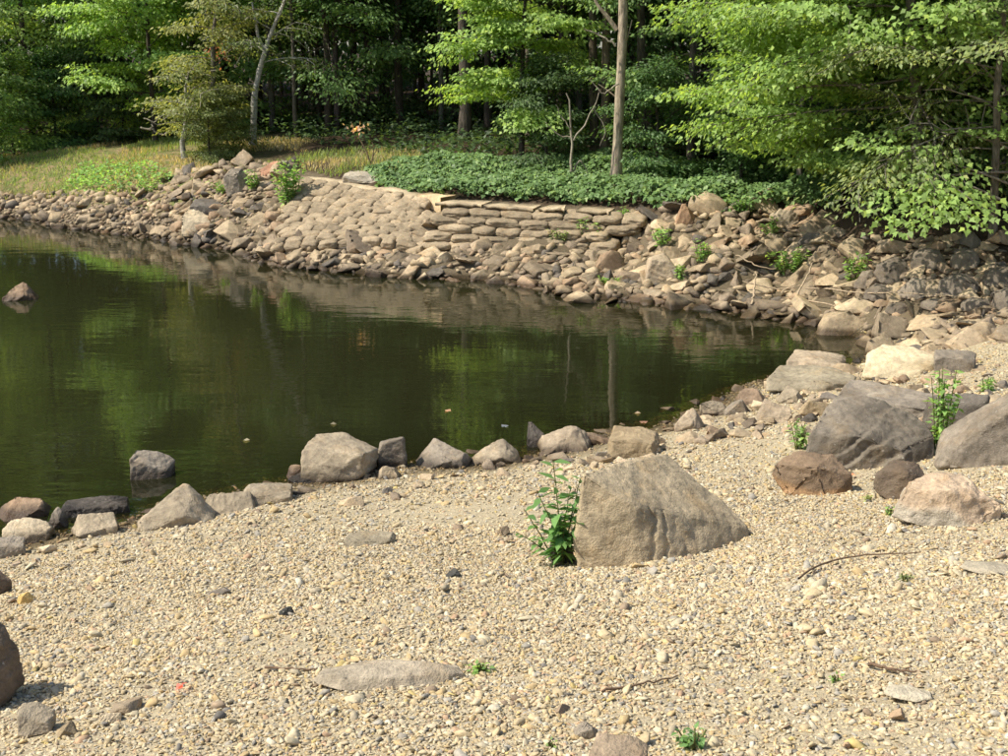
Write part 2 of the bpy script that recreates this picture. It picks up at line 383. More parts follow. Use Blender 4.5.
def rock_shape(pts, detail=22, bev=.03, rough=.05, ledge=.03, seed=0, cuts=3):
    """broken rock: hull of the corner points, corners struck off, edges slightly worn, surface roughened"""
    pts = np.asarray(pts, float); c = pts.mean(0); size = np.ptp(pts, axis=0).mean(); g = np.random.default_rng(seed + 31)
    bm = bmesh.new()
    for p in pts - c: bm.verts.new(p)
    def hull():
        r = bmesh.ops.convex_hull(bm, input=bm.verts[:])
        for v in [v for v in bm.verts if not v.link_faces]: bm.verts.remove(v)
    hull()
    for k in range(cuts):
        nn = norm(g.normal(size=3) + np.array([0, 0, .3])); dd = max(float(np.dot(v.co, nn)) for v in bm.verts) * g.uniform(.70, .93)
        bmesh.ops.bisect_plane(bm, geom=bm.verts[:] + bm.edges[:] + bm.faces[:], plane_co=nn * dd, plane_no=nn, clear_outer=True)
        for f in bm.faces[:]: bm.faces.remove(f)
        for e_ in bm.edges[:]: bm.edges.remove(e_)
        hull()
    bmesh.ops.dissolve_limit(bm, angle_limit=.09, verts=bm.verts[:], edges=bm.edges[:])
    if bev > 0:
        bmesh.ops.bevel(bm, geom=bm.edges[:], offset=bev * size, segments=1, affect='EDGES', clamp_overlap=True)
    bmesh.ops.triangulate(bm, faces=bm.faces[:])
    for it in range(8):
        L = size / detail * 1.5; es = [e_ for e_ in bm.edges if e_.calc_length() > L]
        if not es: break
        bmesh.ops.subdivide_edges(bm, edges=es, cuts=1); bmesh.ops.triangulate(bm, faces=[f for f in bm.faces if len(f.verts) > 3])
    bm.normal_update(); bm.verts.index_update()
    V = np.array([v.co[:] for v in bm.verts]); F = np.array([[v.index for v in f.verts] for f in bm.faces]); D = np.array([v.normal[:] for v in bm.verts]); bm.free()
    k = 2.2 / size
    disp = rough * size * (.55 * fbm(V * k, seed, 4, .5) + .22 * fbm(V * k * 6, seed + 9, 3, .6))
    ax = norm(g.normal(size=3) + np.array([0, 0, .8]))
    q = (V @ ax) / size * 6 + .7 * vnoise(V * k * 1.3, seed + 3); fr_ = q - np.floor(q)
    disp += ledge * size * (np.where(fr_ < .85, fr_ / .85, (1 - fr_) / .15) - .5) * np.clip(1.3 * vnoise(V * k * .8, seed + 5) + .25, 0, 1)
    return V + D * disp[:, None] + c, F
def rand_pts(rg, w, t, h, n=13, box=0.5):
    P = norm(rg.normal(size=(n, 3))) ; P = P / np.maximum(np.abs(P).max(1, keepdims=True) ** box, 1e-3)
    P = P * rg.uniform(0.8, 1.0, size=(n, 1))
    P[:4] = np.array([[1, .6, -.8], [-1, .6, -.8], [.8, -.8, -.8], [-.8, -.8, -.8]])
    return P * np.array([w, t, h]) / 2
def fit(V, w, t, h):
    lo, hi = V.min(0), V.max(0)
    return (V - (lo + hi) / 2) / (hi - lo) * np.array([w, t, h])

TAN = (.325, .272, .20); GREY = (.245, .212, .172); DARK = (.13, .115, .10); BROWN = (.27, .195, .135); PALE = (.55, .46, .33); OCHRE = (.30, .235, .15); PINK = (.35, .285, .21); DKBROWN = (.15, .115, .085)
def place_rock(bbox, col, label, name='boulder', seed=0, pts=None, tk=0.75, detail=24, bev=.03, rough=.05, ledge=.03, group=None, n=9, cuts=3, two=None, sink=.18, rotz=None, yaw=0, hmul=1.0, tilt=0):
    """a rock whose foot stands on the ground where the photograph shows it; width and height from its distance"""
    x0, y0, x1, y1 = bbox; rg = np.random.default_rng(seed + 77)
    g = ground_at((x0 + x1) / 2, y1); f = (g - CAM) @ F_; px = f / FPX
    if g[2] < 0.0:                                    # foot under water: take the waterline
        g = unproj((x0 + x1) / 2, y1, 0.0); f = (g - CAM) @ F_; px = f / FPX; sink = max(sink, .35)
    a = math.atan2(CAM[2] - g[2], math.hypot(g[0], g[1]))
    w = (x1 - x0) * px; vpx = (y1 - y0) * px
    t = min(tk * w, 0.6 * vpx / math.sin(a)); h = max((vpx - 0.75 * t * math.sin(a)) / math.cos(a), 0.16 * w) * hmul
    if pts is None: P = rand_pts(rg, w, t, h * (1 + sink), n)
    else: P = np.array(pts, float) * np.array([w, t, h * (1 + sink)]) / 2
    V, F = rock_shape(P, detail, bev, rough, ledge, seed, cuts)
    V = fit(V, w, t, h * (1 + sink))
    if tilt:
        ct, st_ = math.cos(tilt), math.sin(tilt); V = V @ np.array([[ct, 0, st_], [0, 1, 0], [-st_, 0, ct]])
    away = norm(np.array([g[0], g[1], 0.0])) if True else 0
    ang = math.atan2(-away[0], away[1]) + yaw
    c = g + away * t * 0.5
    V[:, 2] += h * (1 - sink) / 2 if pts is None else h * (1 - sink) / 2
    if two:                                           # a second mineral colour over part of the stone
        w_ = two[1](V / np.array([w, t, h]), vnoise(V * 3 / w, seed)); cc = np.array(col)[None] * (1 - w_[:, None]) + np.array(two[0])[None] * w_[:, None]
        me = np_mesh(name, V, F, M_ROCKA, True, {'col': ('FLOAT_COLOR', np.column_stack([cc, np.ones(len(V))]))})
    else: me = np_mesh(name, V, F, M_ROCK, True)
    o = link(name, me, loc=(c[0], c[1], g[2]), rot=(0, 0, ang), color=col, label=label, cat='rock', group=group)
    return o

# the big split boulder in the middle of the beach, corner by corner (photo pixels at its distance: right, up, away)
g0 = ground_at(655, 561); px0 = ((g0 - CAM) @ F_) / FPX
CB = np.array([(-76, -14, 2), (-80, 20, 4), (-75, 86, 14), (-46, 80, 52), (-21, 72, 118), (9, 66, 150), (-23, 56, 8), (-14, -14, -6), (26, -14, 12), (28, 2, 16), (99, -10, 92), (99, 4, 100), (79, 18, 122), (49, 36, 126), (-70, -14, 130), (40, -14, 200), (95, -14, 140)], float) * px0
P = np.stack([CB[:, 0], CB[:, 2], CB[:, 1]], -1)
V, F = rock_shape(P, 80, .014, 0.026, 0.0, 4, 0)
# the front of it has split away in upright steps
u_, v_ = V[:, 0] / px0, V[:, 2] / px0
uw = u_ + 7 * vnoise(V * 4.5, 8) + 3.5 * vnoise(V * 15, 9) + .28 * (v_ - 25)
step = np.interp(uw, [-25, -24, -14, -13.4, -8, -7.4, -2, -1.4, 5, 5.6, 9, 9.6, 18, 18.6, 34], [0, 1, 2, 0, 0, 9, 3, 2, 2, 11, 4, 3, 4, 6, 0]) * px0
topl = np.interp(uw, [-25, -10, 0, 10, 34], [64, 60, 50, 42, 20]) + 5 * vnoise(V * 13, 18)
V[:, 1] += step * (.55 + .45 * vnoise(V * 8, 12)) * .75 * np.clip((topl - v_) / np.where(uw < 5, 16, 9), 0, 1) * np.where(V[:, 1] < 70 * px0, 1, 0)
link('boulder', np_mesh('boulder', V, F, M_ROCK, True), loc=g0, rot=(0, 0, math.atan2(-g0[0], g0[1])), color=(.385, .315, .215), label='big wedge-shaped boulder with split front alone on the open gravel', cat='rock')

SLAB = [(-1, -1, -1), (1, -1, -1), (1, 1, -1), (-1, 1, -1), (-1, -.7, .35), (.9, -.9, .25), (1, .8, .6), (-.75, .9, 1), (.2, 1, 1), (0, -.7, .55)]
TILT = [(-1, -1, -1), (.2, -1, -1), (1, 1, -1), (-1, 1, -1), (-.7, -.7, -.55), (-.95, .8, -.5), (.55, -.4, .75), (1, .4, 1), (.75, 1, 1), (1, -.2, .4)]
PEAK = [(-1, -1, -1), (1, -.8, -1), (1, 1, -1), (-1, 1, -1), (-.95, -.6, -.3), (-.15, .1, .8), (.3, .5, 1), (.45, -.1, .55), (1, .3, -.4), (.2, -1, -.1)]
ROUND = [(-1, -.4, -.6), (1, -.3, -.5), (.4, -1, -.8), (-.5, -.9, -.7), (-.9, -.4, .5), (.95, -.3, .2), (.1, -.8, .7), (-.3, .1, 1), (.5, .2, .95), (0, 1, .4), (-.8, .9, -.4), (.9, .8, -.5), (0, 0, -1)]
WEDGE = [(-1, -1, -1), (.6, -1, -1), (1, .8, -1), (-.8, 1, -1), (-.95, -.2, .55), (-.6, .8, 1), (1, .4, .2), (.55, -.7, -.2), (.2, .9, .9)]
LIST = [
 ((-75, 606, 26, 716), DKBROWN, 'dark boulder cut off by the lower left picture edge', ROUND, {}),
 ((-30, 568, 12, 598), DKBROWN, 'small dark rock peeping in above the larger one at the left picture edge', ROUND, {}),
 ((-8, 494, 52, 521), BROWN, 'rough brown rock in the shallows at the left picture edge', None, {}),
 ((4, 519, 55, 544), PALE, 'pale wedge-shaped rock with shadowed front at the left shore', WEDGE, {}),
 ((47, 506, 69, 528), GREY, 'small pointed grey stone between the pale wedge rock and its neighbour', PEAK, {}),
 ((62, 499, 130, 516), DARK, 'long flat dark slab barely breaking the water by the shore', SLAB, {}),
 ((72, 511, 120, 537), TAN, 'grey-tan blocky rock at the shore in front of the dark wet slab', None, {}),
 ((-10, 537, 26, 557), GREY, 'low grey stone half buried beside the pale wedge rock', SLAB, {}),
 ((138, 483, 216, 528), TAN, 'tan ridge-topped boulder at the waterline below the rock in the pond', PEAK, {}),
 ((205, 490, 258, 514), TAN, 'low tan rock touching the ridge-topped boulder', None, {}),
 ((238, 484, 294, 507), (.32, .27, .2), 'low smooth tan slab at the waterline between the two big shore boulders', SLAB, {}),
 ((131, 449, 176, 480), GREY, 'rock with lit side standing in the pond near the beach', WEDGE, dict(tk=.6)),
 ((2, 282, 39, 301), BROWN, 'brown rock standing alone in the pond far from the beach', PEAK, {}),
 ((301, 434, 381, 483), TAN, 'large sloping tan boulder at the waterline, biggest along the near shore', WEDGE + [(.6, -.9, .5)], {}),
 ((377, 434, 409, 471), GREY, 'upright split slab leaning on the largest waterline boulder', [(-1, -1, -1), (1, -1, -1), (1, 1, -1), (-1, 1, -1), (-.9, -.8, .7), (.7, -.7, 1), (.8, .9, .8), (-.8, .9, .6)], {}),
 ((415, 440, 473, 470), GREY, 'grey blocky rock with slanting cracks at the waterline', None, dict(ledge=.06)),
 ((470, 438, 522, 464), TAN, 'pointed tan rock with a low tail at the waterline', PEAK, {}),
 ((286, 463, 305, 479), BROWN, 'small reddish stone in the water beside the largest shore boulder', None, {}),
 ((288, 472, 332, 485), DARK, 'low dark stone under the left end of the largest shore boulder', SLAB, {}),
 ((376, 463, 402, 480), TAN, 'small stone at the foot of the upright split slab', None, {}),
 ((526, 422, 546, 448), DARK, 'thin dark stone standing on end at the waterline', None, {}),
 ((536, 425, 594, 453), PINK, 'tan flat-topped rock beside the thin upright dark stone', None, {}),
 ((574, 427, 617, 446), BROWN, 'low brownish rock at the waterline behind the flat-topped tan one', None, {}),
 ((607, 427, 660, 456), OCHRE, 'ochre-stained brown rock just behind the big beach boulder', SLAB, {}),
 ((674, 407, 704, 431), PINK, 'pointed tan and brown rock where gravel meets the pond', PEAK, {}),
 ((699, 400, 727, 416), TAN, 'small tan stone right of the pointed tan and brown rock', None, {}),
 ((721, 396, 750, 414), GREY, 'squat grey stone in the small rubble on the near shore', None, {}),
 ((735, 388, 768, 405), BROWN, 'brown stone at the water edge below the flat grey slab', None, {}),
 ((756, 399, 793, 423), PINK, 'reddish stone on the small rubble left of the dark broad boulder', None, {}),
 ((776, 386, 803, 402), TAN, 'little tan stone in front of the flat grey slab', None, {}),
 ((798, 396, 832, 415), OCHRE, 'orange-brown stone at the back corner of the dark broad boulder', None, {}),
 ((786, 351, 845, 374), PINK, 'light brown mound-shaped rock at the cove water edge', SLAB + [(-.2, .2, 1)], {}),
 ((766, 367, 857, 393), (.30, .26, .19), 'long flat grey-tan slab lying at the cove water edge', SLAB, {}),
 ((863, 346, 937, 378), (.56, .47, .32), 'pale cream boulder with sloping top at the end of the cove', WEDGE, {}),
 ((933, 350, 974, 374), GREY, 'grey squared block behind the pale cream boulder', [(-1, -1, -1), (1, -1, -1), (1, 1, -1), (-1, 1, -1), (-1, -1, .8), (1, -1, .9), (1, 1, 1), (-1, 1, 1)], {}),
 ((832, 383, 938, 421), GREY, 'flat grey slab behind the dark broad boulder', SLAB, {}),
 ((922, 384, 990, 432), DARK, 'shaded dark block behind the weeds on the right', None, {}),
 ((804, 395, 934, 470), (.165, .143, .115), 'broad dark grey-brown boulder with ribbed face on the right of the beach', [(-1, -1, -1), (1, -1, -1), (1, 1, -1), (-1, 1, -1), (-.95, -.75, .1), (-.7, .3, .75), (-.1, .8, 1), (.5, .8, .85), (.95, -.1, .1), (.8, -.85, -.3), (-.2, -.85, .2)], dict(ledge=.06, detail=45, cuts=2)),
 ((771, 447, 851, 498), (.23, .165, .11), 'rounded two-tone brown boulder with orange belly on the gravel', ROUND, dict(tk=.8, bev=.04, detail=34, cuts=4, two=((.38, .24, .13), lambda q, n: np.clip((.30 - q[:, 2] - .25 * q[:, 0] + .12 * n) * 9, 0, 1)))),
 ((873, 457, 928, 501), DKBROWN, 'small dark round boulder tucked behind the pinkish one', ROUND, {}),
 ((892, 466, 998, 528), (.42, .325, .235), 'pinkish tan rounded boulder at the right of the gravel', ROUND, dict(tk=.75, bev=.035, detail=40, rough=.07, cuts=4, two=((.38, .34, .28), lambda q, n: np.clip((.35 - q[:, 2] - .35 * q[:, 0] + .3 * n) * 6, 0, 1)))),
 ((936, 356, 1066, 464), (.21, .18, .145), 'long dark grey slab tilted up at the right picture edge', TILT, dict(tk=.45, detail=40, cuts=0)),
 ((984, 436, 1040, 462), GREY, 'low stone under the tilted dark slab', SLAB, {}),
 ((312, 650, 468, 691), (.36, .31, .24), 'long flat stone lying flush in the foreground gravel', ROUND, dict(tk=.55, hmul=.62, rough=.03, ledge=.006, bev=.05, cuts=1, detail=40)),
 ((343, 529, 397, 547), (.30, .26, .19), 'grey stone half buried in the middle gravel below the waterline boulders', SLAB, dict(hmul=.6)),
 ((588, 738, 648, 775), (.30, .235, .17), 'brown stone cut off by the bottom picture edge', SLAB, {}),
 ((573, 722, 598, 738), GREY, 'small grey-brown stone above the brown one at the bottom edge', None, {}),
 ((960, 556, 1030, 576), (.44, .39, .30), 'pale flat stone in the gravel at the right picture edge', ROUND, dict(hmul=.4, rough=.03, ledge=.01, bev=.06, cuts=1)),
 ((884, 679, 931, 701), (.50, .45, .35), 'pale flat stone in the lower right gravel', ROUND, dict(hmul=.4, rough=.03, ledge=.01, bev=.06, cuts=1)),
 ((19, 703, 57, 733), (.33, .28, .21), 'grey stone in the shade of the dark boulder at the left edge', WEDGE, {}),
 ((57, 722, 78, 736), OCHRE, 'small yellowish stone in front of the shaded grey stone', None, {}),
 ((100, 709, 122, 723), PALE, 'pale yellow stone on the lower left gravel', None, {}),
 ((279, 606, 295, 618), (.05, .05, .045), 'small near-black round stone on the open gravel left of the middle', None, {}),
 ((445, 568, 461, 578), (.07, .07, .065), 'small dark stone on the middle gravel', None, {}),
 ((18, 592, 36, 604), (.55, .37, .14), 'bright yellow-ochre stone on the left gravel', None, {}),
 ((548, 523, 575, 560), (.09, .08, .07), 'dark stone behind the tall weed beside the big boulder', None, {}),
 ((644, 253, 678, 281), PINK, 'pale upright block standing out of the rubble slope near the pond', [(-1, -1, -1), (1, -1, -1), (1, 1, -1), (-1, 1, -1), (-.6, -.8, .7), (.9, -.5, .4), (.4, .9, 1), (-.9, .9, .6)], {}),
 ((182, 209, 214, 233), PALE, 'pale slanted block in the left rubble bank', WEDGE, {}),
 ((190, 199, 232, 216), DARK, 'dark rectangular rock above the pale slanted block', SLAB, {}),
 ((224, 168, 250, 196), GREY, 'grey boulder at the top of the left rubble heap', ROUND, {}),
 ((258, 161, 284, 175), (.36, .2, .13), 'reddish rock on top of the left rubble heap', None, {}),
 ((278, 160, 292, 173), GREY, 'round grey stone beside the reddish rock on the heap', ROUND, {}),
 ((182, 162, 198, 174), DARK, 'dark stone at the foot of the pale sapling', None, {}),
 ((342, 168, 396, 183), (.38, .34, .28), 'low weathered pale slab at the end of the ivy', SLAB, dict(cuts=1, hmul=.8)),
 ((672, 202, 702, 226), (.34, .22, .14), 'rusty brown block at the top of the rubble beside the wall end', None, {}),
 ((764, 207, 800, 228), TAN, 'squared tan block at the top of the rubble under the overhanging leaves', None, {}),
]
for i, (bb, col, lab, pts, kw) in enumerate(LIST):
    place_rock(bb, col, lab, 'boulder' if bb[2] - bb[0] > 48 else 'stone', seed=100 + i * 13, pts=pts, **kw)

# shaded, rounded riprap boulders under the overhanging tree
rg = np.random.default_rng(12)
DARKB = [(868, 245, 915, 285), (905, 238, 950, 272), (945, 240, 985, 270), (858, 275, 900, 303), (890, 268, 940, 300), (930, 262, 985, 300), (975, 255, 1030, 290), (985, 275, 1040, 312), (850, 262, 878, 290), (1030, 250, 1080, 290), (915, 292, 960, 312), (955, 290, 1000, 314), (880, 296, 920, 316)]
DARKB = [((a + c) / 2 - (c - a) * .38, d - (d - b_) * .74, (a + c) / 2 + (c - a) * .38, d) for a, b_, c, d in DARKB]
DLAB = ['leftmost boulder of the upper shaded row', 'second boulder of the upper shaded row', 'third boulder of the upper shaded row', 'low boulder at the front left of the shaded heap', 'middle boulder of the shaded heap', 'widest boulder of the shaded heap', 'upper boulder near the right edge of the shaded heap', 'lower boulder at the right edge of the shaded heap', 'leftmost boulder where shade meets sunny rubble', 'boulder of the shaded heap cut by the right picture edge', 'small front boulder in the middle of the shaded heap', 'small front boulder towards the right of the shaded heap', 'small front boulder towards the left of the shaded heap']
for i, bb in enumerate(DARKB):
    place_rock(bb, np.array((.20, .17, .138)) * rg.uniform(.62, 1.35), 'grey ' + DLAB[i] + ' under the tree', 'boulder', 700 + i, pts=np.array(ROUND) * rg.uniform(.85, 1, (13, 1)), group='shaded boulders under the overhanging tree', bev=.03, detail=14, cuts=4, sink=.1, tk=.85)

# ------------------------------------------------------------------ the rubble banks: every larger rock a thing, the small fill one mass
RIP = [(-260, 186), (-100, 190), (0, 194), (60, 194), (130, 190), (165, 180), (185, 170), (230, 164), (296, 164), (292, 200), (286, 232), (345, 240), (420, 238), (425, 224), (438, 226), (444, 244), (540, 248), (628, 240), (632, 210), (720, 204), (800, 208), (850, 236), (1010, 240), (1200, 245), (1200, 345), (1000, 345), (900, 352), (886, 356)] + [(x, y + 4) for x, y in FAR_SHORE]
rg = np.random.default_rng(3)
cand = np.stack([rg.uniform(-17, 10, 520000), rg.uniform(14, 31, 520000)], -1)
cz = H(cand[:, 0], cand[:, 1]); qx, qy, qf = proj(np.column_stack([cand, cz]))
ok = in_poly(qx, qy, RIP) & (cz > -0.12)
cand, cz, qx, qy, qf = cand[ok], cz[ok], qx[ok], qy[ok], qf[ok]
acc = []; accP = np.zeros((0, 2)); accR = np.zeros(0)
def dart(n, lo, hi, k, start):
    global accP, accR
    cnt = 0
    for i in range(start, min(start + n, len(cand))):
        r = lo + (hi - lo) * rg.random() ** 1.8
        if qx[i] > 850 and qy[i] < 300: r *= .8
        if qx[i] < 170: r *= 0.72
        elif qx[i] > 400: r *= 1.2
        if len(accP):
            d = np.hypot(*(accP - cand[i]).T)
            if (d < k * (accR + r)).any(): continue
        accP = np.vstack([accP, cand[i]]); accR = np.append(accR, r); acc.append((i, r)); cnt += 1
dart(4000, .20, .38, .74, 0); dart(9000, .12, .24, .62, 4000); dart(22000, .06, .13, .52, 13000); dart(9000, .12, .22, .40, 35000)
POOL = []
for k in range(22):
    r2 = np.random.default_rng(900 + k)
    P = rand_pts(r2, 1.0, r2.uniform(.55, .9), r2.uniform(.32, .68), 9, .8)
    V, F = rock_shape(P, 7, .03, .045, .03, 900 + k, 3); POOL.append((V, F))
POOLM = [np_mesh('rock', V, F, M_ROCK, False) for V, F in POOL]
POOL2 = []
for k in range(12):
    r2 = np.random.default_rng(950 + k)
    POOL2.append(hull_mesh(rand_pts(r2, 1.0, r2.uniform(.55, .9), r2.uniform(.3, .7), 12, .8)))
def tint_word(tint):
    return min((('tan', (.40, .315, .215)), ('grey-tan', (.33, .265, .19)), ('light tan', (.45, .36, .245)), ('dull brown', (.27, .215, .16)), ('reddish', (.40, .275, .18)), ('dark', (.16, .14, .12)), ('pale', (.52, .42, .29))), key=lambda q: np.abs(np.array(q[1]) - tint).sum())[0]
def rock_tint(rg):
    c = [(.40, .315, .215), (.33, .265, .19), (.45, .36, .245), (.27, .215, .16), (.38, .275, .185), (.16, .14, .12), (.52, .42, .29)][rg.choice(7, p=[.21, .2, .13, .18, .13, .10, .05])]
    return np.array(c) * rg.uniform(.66, 1.02)
app = np.array([r / qf[i] for i, r in acc]); vis = np.array([(-20 < qx[i] < 1030) for i, r in acc])
rank = np.argsort(-app * vis)
big = set(rank[:300].tolist())
MV, MF, MC, off = [], [], [], 0; seen_lab = set()
def rot3(rg, tilt=.35):
    return Euler((rg.normal(0, tilt), rg.normal(0, tilt), rg.uniform(0, 6.28)))
for k, (i, r) in enumerate(acc):
    x, y = cand[i]; z = cz[i]; s = 2 * r * np.array([1, 1, rg.uniform(.75, 1.1)]); e = rot3(rg); tint = rock_tint(rg)
    z0 = z + r * (.12 if r > .14 else .05)
    if k in big:
        cw = tint_word(tint)
        sw = 'small' if r < .17 else 'medium' if r < .27 else 'large'
        vw = 'at the waterline' if z < .14 else 'low on the slope' if z < .42 else 'high on the slope' if z < .8 else 'along the top'
        ZN = [(60, 'at the left picture edge'), (140, 'below the weedy grass'), (200, 'below the sapling'), (250, 'below the birch'), (300, 'beside the large green weed'), (365, 'below the sloping sacks'), (430, 'below the concrete end block'), (500, 'below the left half of the wall'), (570, 'below the right half of the wall'), (640, 'at the right end of the wall'), (705, 'round the upright pale block'), (770, 'above the driftwood'), (850, 'at the cove tip'), (925, 'under the overhanging maple'), (9999, 'at the right picture edge')]
        place = next(t for lim_, t in ZN if qx[i] < lim_)
        if qx[i] < 296: lab, gp = 'angular tan rubble rock on the bank below the grass, left of the sack wall', 'rubble rocks on the left bank'
        elif qx[i] < 640: lab, gp = 'angular tan rubble rock between the sack wall and the pond', 'rubble rocks below the sack wall'
        elif qx[i] < 850: lab, gp = 'angular tan rubble rock on the sunny slope right of the sack wall', 'rubble rocks right of the sack wall'
        else: lab, gp = 'rubble rock on the cove end slope below the overhanging tree', 'rubble rocks at the cove end'
        lab = f'{sw} {cw} rubble rock {vw}, {place}'
        if lab in seen_lab: lab = f"{sw} {cw} {'flattish' if s[2] < 1.85 * r else 'chunky'} rock {vw}, {place}"
        seen_lab.add(lab)
        link('rubble_rock', POOLM[rg.integers(len(POOLM))], loc=(x, y, z0), rot=e, scl=s, color=tint, label=lab, cat='rock', group=gp)
    else:
        V, F = POOL2[rg.integers(len(POOL2))]
        Rm = np.array(e.to_matrix()); W = (V * s) @ Rm.T + np.array([x, y, z0])
        MV.append(W); MF.append(F + off); off += len(V); MC.append(np.tile([*tint, 1], (len(V), 1)))
print('candidates', len(cand)); print('riprap', len(acc), 'merged', len(MV))
link('rubble', np_mesh('rubble', np.concatenate(MV), np.concatenate(MF), M_ROCKA, False, {'col': ('FLOAT_COLOR', np.concatenate(MC))}), label='small broken stones filling the rubble banks round the pond', cat='rubble', kind='stuff')

# ------------------------------------------------------------------ retaining wall of hardened cement sacks
def sack_mesh(seed):
    D, F = ico(4); e = 0.55
    V = np.sign(D) * np.abs(D) ** e; V = V / np.linalg.norm(V, axis=1, keepdims=True) * (np.abs(V).max(1, keepdims=True) ** 0) * 1.0
    q = (np.abs(D) ** 4.2).sum(1) ** (-1 / 4.2); V = D * q[:, None]
    V = V * np.array([.5, .5, .5])
    V = V + D * (0.075 * fbm(V * 3, seed, 4, .6))[:, None]
    V[:, 2] += -0.10 * (V[:, 0] ** 2) * 2 + 0.05 * vnoise(np.column_stack([V[:, 0] * 2.5, V[:, 1] * 0, V[:, 0] * 0]), seed + 4)
    return np_mesh('sack', V, F, M_SACK, True)
SACKS = [sack_mesh(40 + k) for k in range(7)]
wall = link('retaining_wall', None, loc=unproj(440, 215, .6), label='low retaining wall of stacked hardened cement sacks with concrete coping', cat='wall')
bpy.context.view_layer.update()
WINV = wall.matrix_world.inverted()
rg = np.random.default_rng(21)
def put_sack(c, tang, up, size, jit=.04):
    tang = norm(np.asarray(tang, float)); up = norm(np.asarray(up, float) - tang * np.dot(up, tang)); b = np.cross(up, tang)
    Mx = Matrix(((tang[0], b[0], up[0]), (tang[1], b[1], up[1]), (tang[2], b[2], up[2]))).to_4x4()
    Mx = Mx @ Euler((rg.normal(0, jit), rg.normal(0, jit), rg.normal(0, jit))).to_matrix().to_4x4()
    Mx = Matrix.Translation(Vector(c)) @ Mx @ Matrix.Diagonal((*size, 1))
    o = link('sack', SACKS[rg.integers(len(SACKS))], parent=wall, color=np.array((.31, .25, .175)) * rg.uniform(.75, 1.15))
    o.matrix_local = WINV @ Mx
A = unproj(440, 205, 1.04); B = unproj(630, 214, .98)
td = norm(B - A); L = np.linalg.norm(B - A); nd = norm(np.array([td[1], -td[0], 0])); nd = nd if nd[1] < 0 else -nd
for c in range(5):
    u = rg.uniform(-.2, .1)
    while u < L - .1 - .12 * c:
        w = rg.uniform(.42, .60)
        p = A + td * (u + w / 2) + nd * (.02 + .10 * c) + np.array([0, 0, -.09 - .135 * c])
        put_sack(p, td, (nd[0] * .25, nd[1] * .25, 1), (w * .99, .38, rg.uniform(.145, .175)), .07)
        u += w * .97
# left: sacks laid as a sloping apron
T0, T1 = unproj(296, 178, 1.24), unproj(424, 197, 1.10); B0, B1 = unproj(280, 240, .40), unproj(436, 243, .44)
rows = 13
for j in range(rows):
    v = (j + .4) / rows; a = T0 + (B0 - T0) * v; b = T1 + (B1 - T1) * v; tt = norm(b - a); L = np.linalg.norm(b - a)
    sl = norm((B0 + B1) / 2 - (T0 + T1) / 2); upn = norm(np.cross(tt, sl)); upn = upn if upn[2] > 0 else -upn
    u = rg.uniform(-.25, 0)
    while u < L - .1:
        w = rg.uniform(.26, .46); p = a + tt * (u + w / 2)
        p[2] = Hs(p[0], p[1]) + .065 + .03 * rg.random()
        put_sack(p, tt + np.array([0, 0, .5 * (Hs(*(p + tt * .2)[:2]) - Hs(*(p - tt * .2)[:2])) / .2]), upn, (w * .96, .205, .16), .10); u += w * .96
# coping strip and the bare concrete end block
def ribbon(pts, width, thick, name, mat, col, back):
    P = np.array(pts); T = norm(np.gradient(P, axis=0)); Bk = norm(np.stack([-T[:, 1], T[:, 0], 0 * T[:, 0]], -1)); Bk = np.where(Bk[:, 1:2] < 0, -Bk, Bk)
    n = len(P); f = P + np.array([0, 0, thick]); k = P + Bk * width + np.array([0, 0, thick]); fb = P.copy(); kb = P + Bk * width
    j = .010 * rg.normal(size=(n, 3)); f = f + j; fb = fb + j
    V = np.concatenate([f, k, kb, fb]); Fs = []
    for s in range(4):
        for i in range(n - 1): Fs.append((s * n + i, s * n + i + 1, ((s + 1) % 4) * n + i + 1, ((s + 1) % 4) * n + i))
    V = V - np.array(wall.location)
    Fs = [x[::-1] for x in Fs]
    flat = [i for x in Fs for i in x] + [0, n, 2 * n, 3 * n] + [4 * n - 1, 3 * n - 1, 2 * n - 1, n - 1]
    o = link(name, np_mesh(name, V, flat, mat, False, sizes=[4] * len(Fs) + [4, 4]), parent=wall, color=col); return o
cp = []
for t in np.linspace(0, 1, 26): p = T0 + (T1 - T0) * t; p[2] = Hs(p[0], p[1] + .2) + .02; cp.append(p)
ribbon(cp, .5, .045, 'coping', M_SACK, (.42, .345, .24), 1)
for t0_, t1_, dz in ((-.02, .23, 0), (.242, .50, -.012), (.53, .67, .006), (.73, .90, -.02)):
    cp = [A + (B - A) * t + nd * (.08 + .03 * math.sin(t * 23)) + np.array([0, 0, -.005 + dz + .008 * math.sin(t * 9)]) for t in np.linspace(t0_, t1_, 10)]
    ribbon(cp, .6, .05, 'coping', M_SACK, np.array((.42, .345, .24)) * (1 + 6 * dz), 1)
E0 = unproj(417, 196, 1.10); E1 = unproj(442, 199, 1.08)
cp = [E0 + (E1 - E0) * t + np.array([0, -.12, -.42]) for t in np.linspace(0, 1, 4)]
ribbon(cp, .6, .47, 'end_block', M_SACK, (.52, .40, .25), 1)

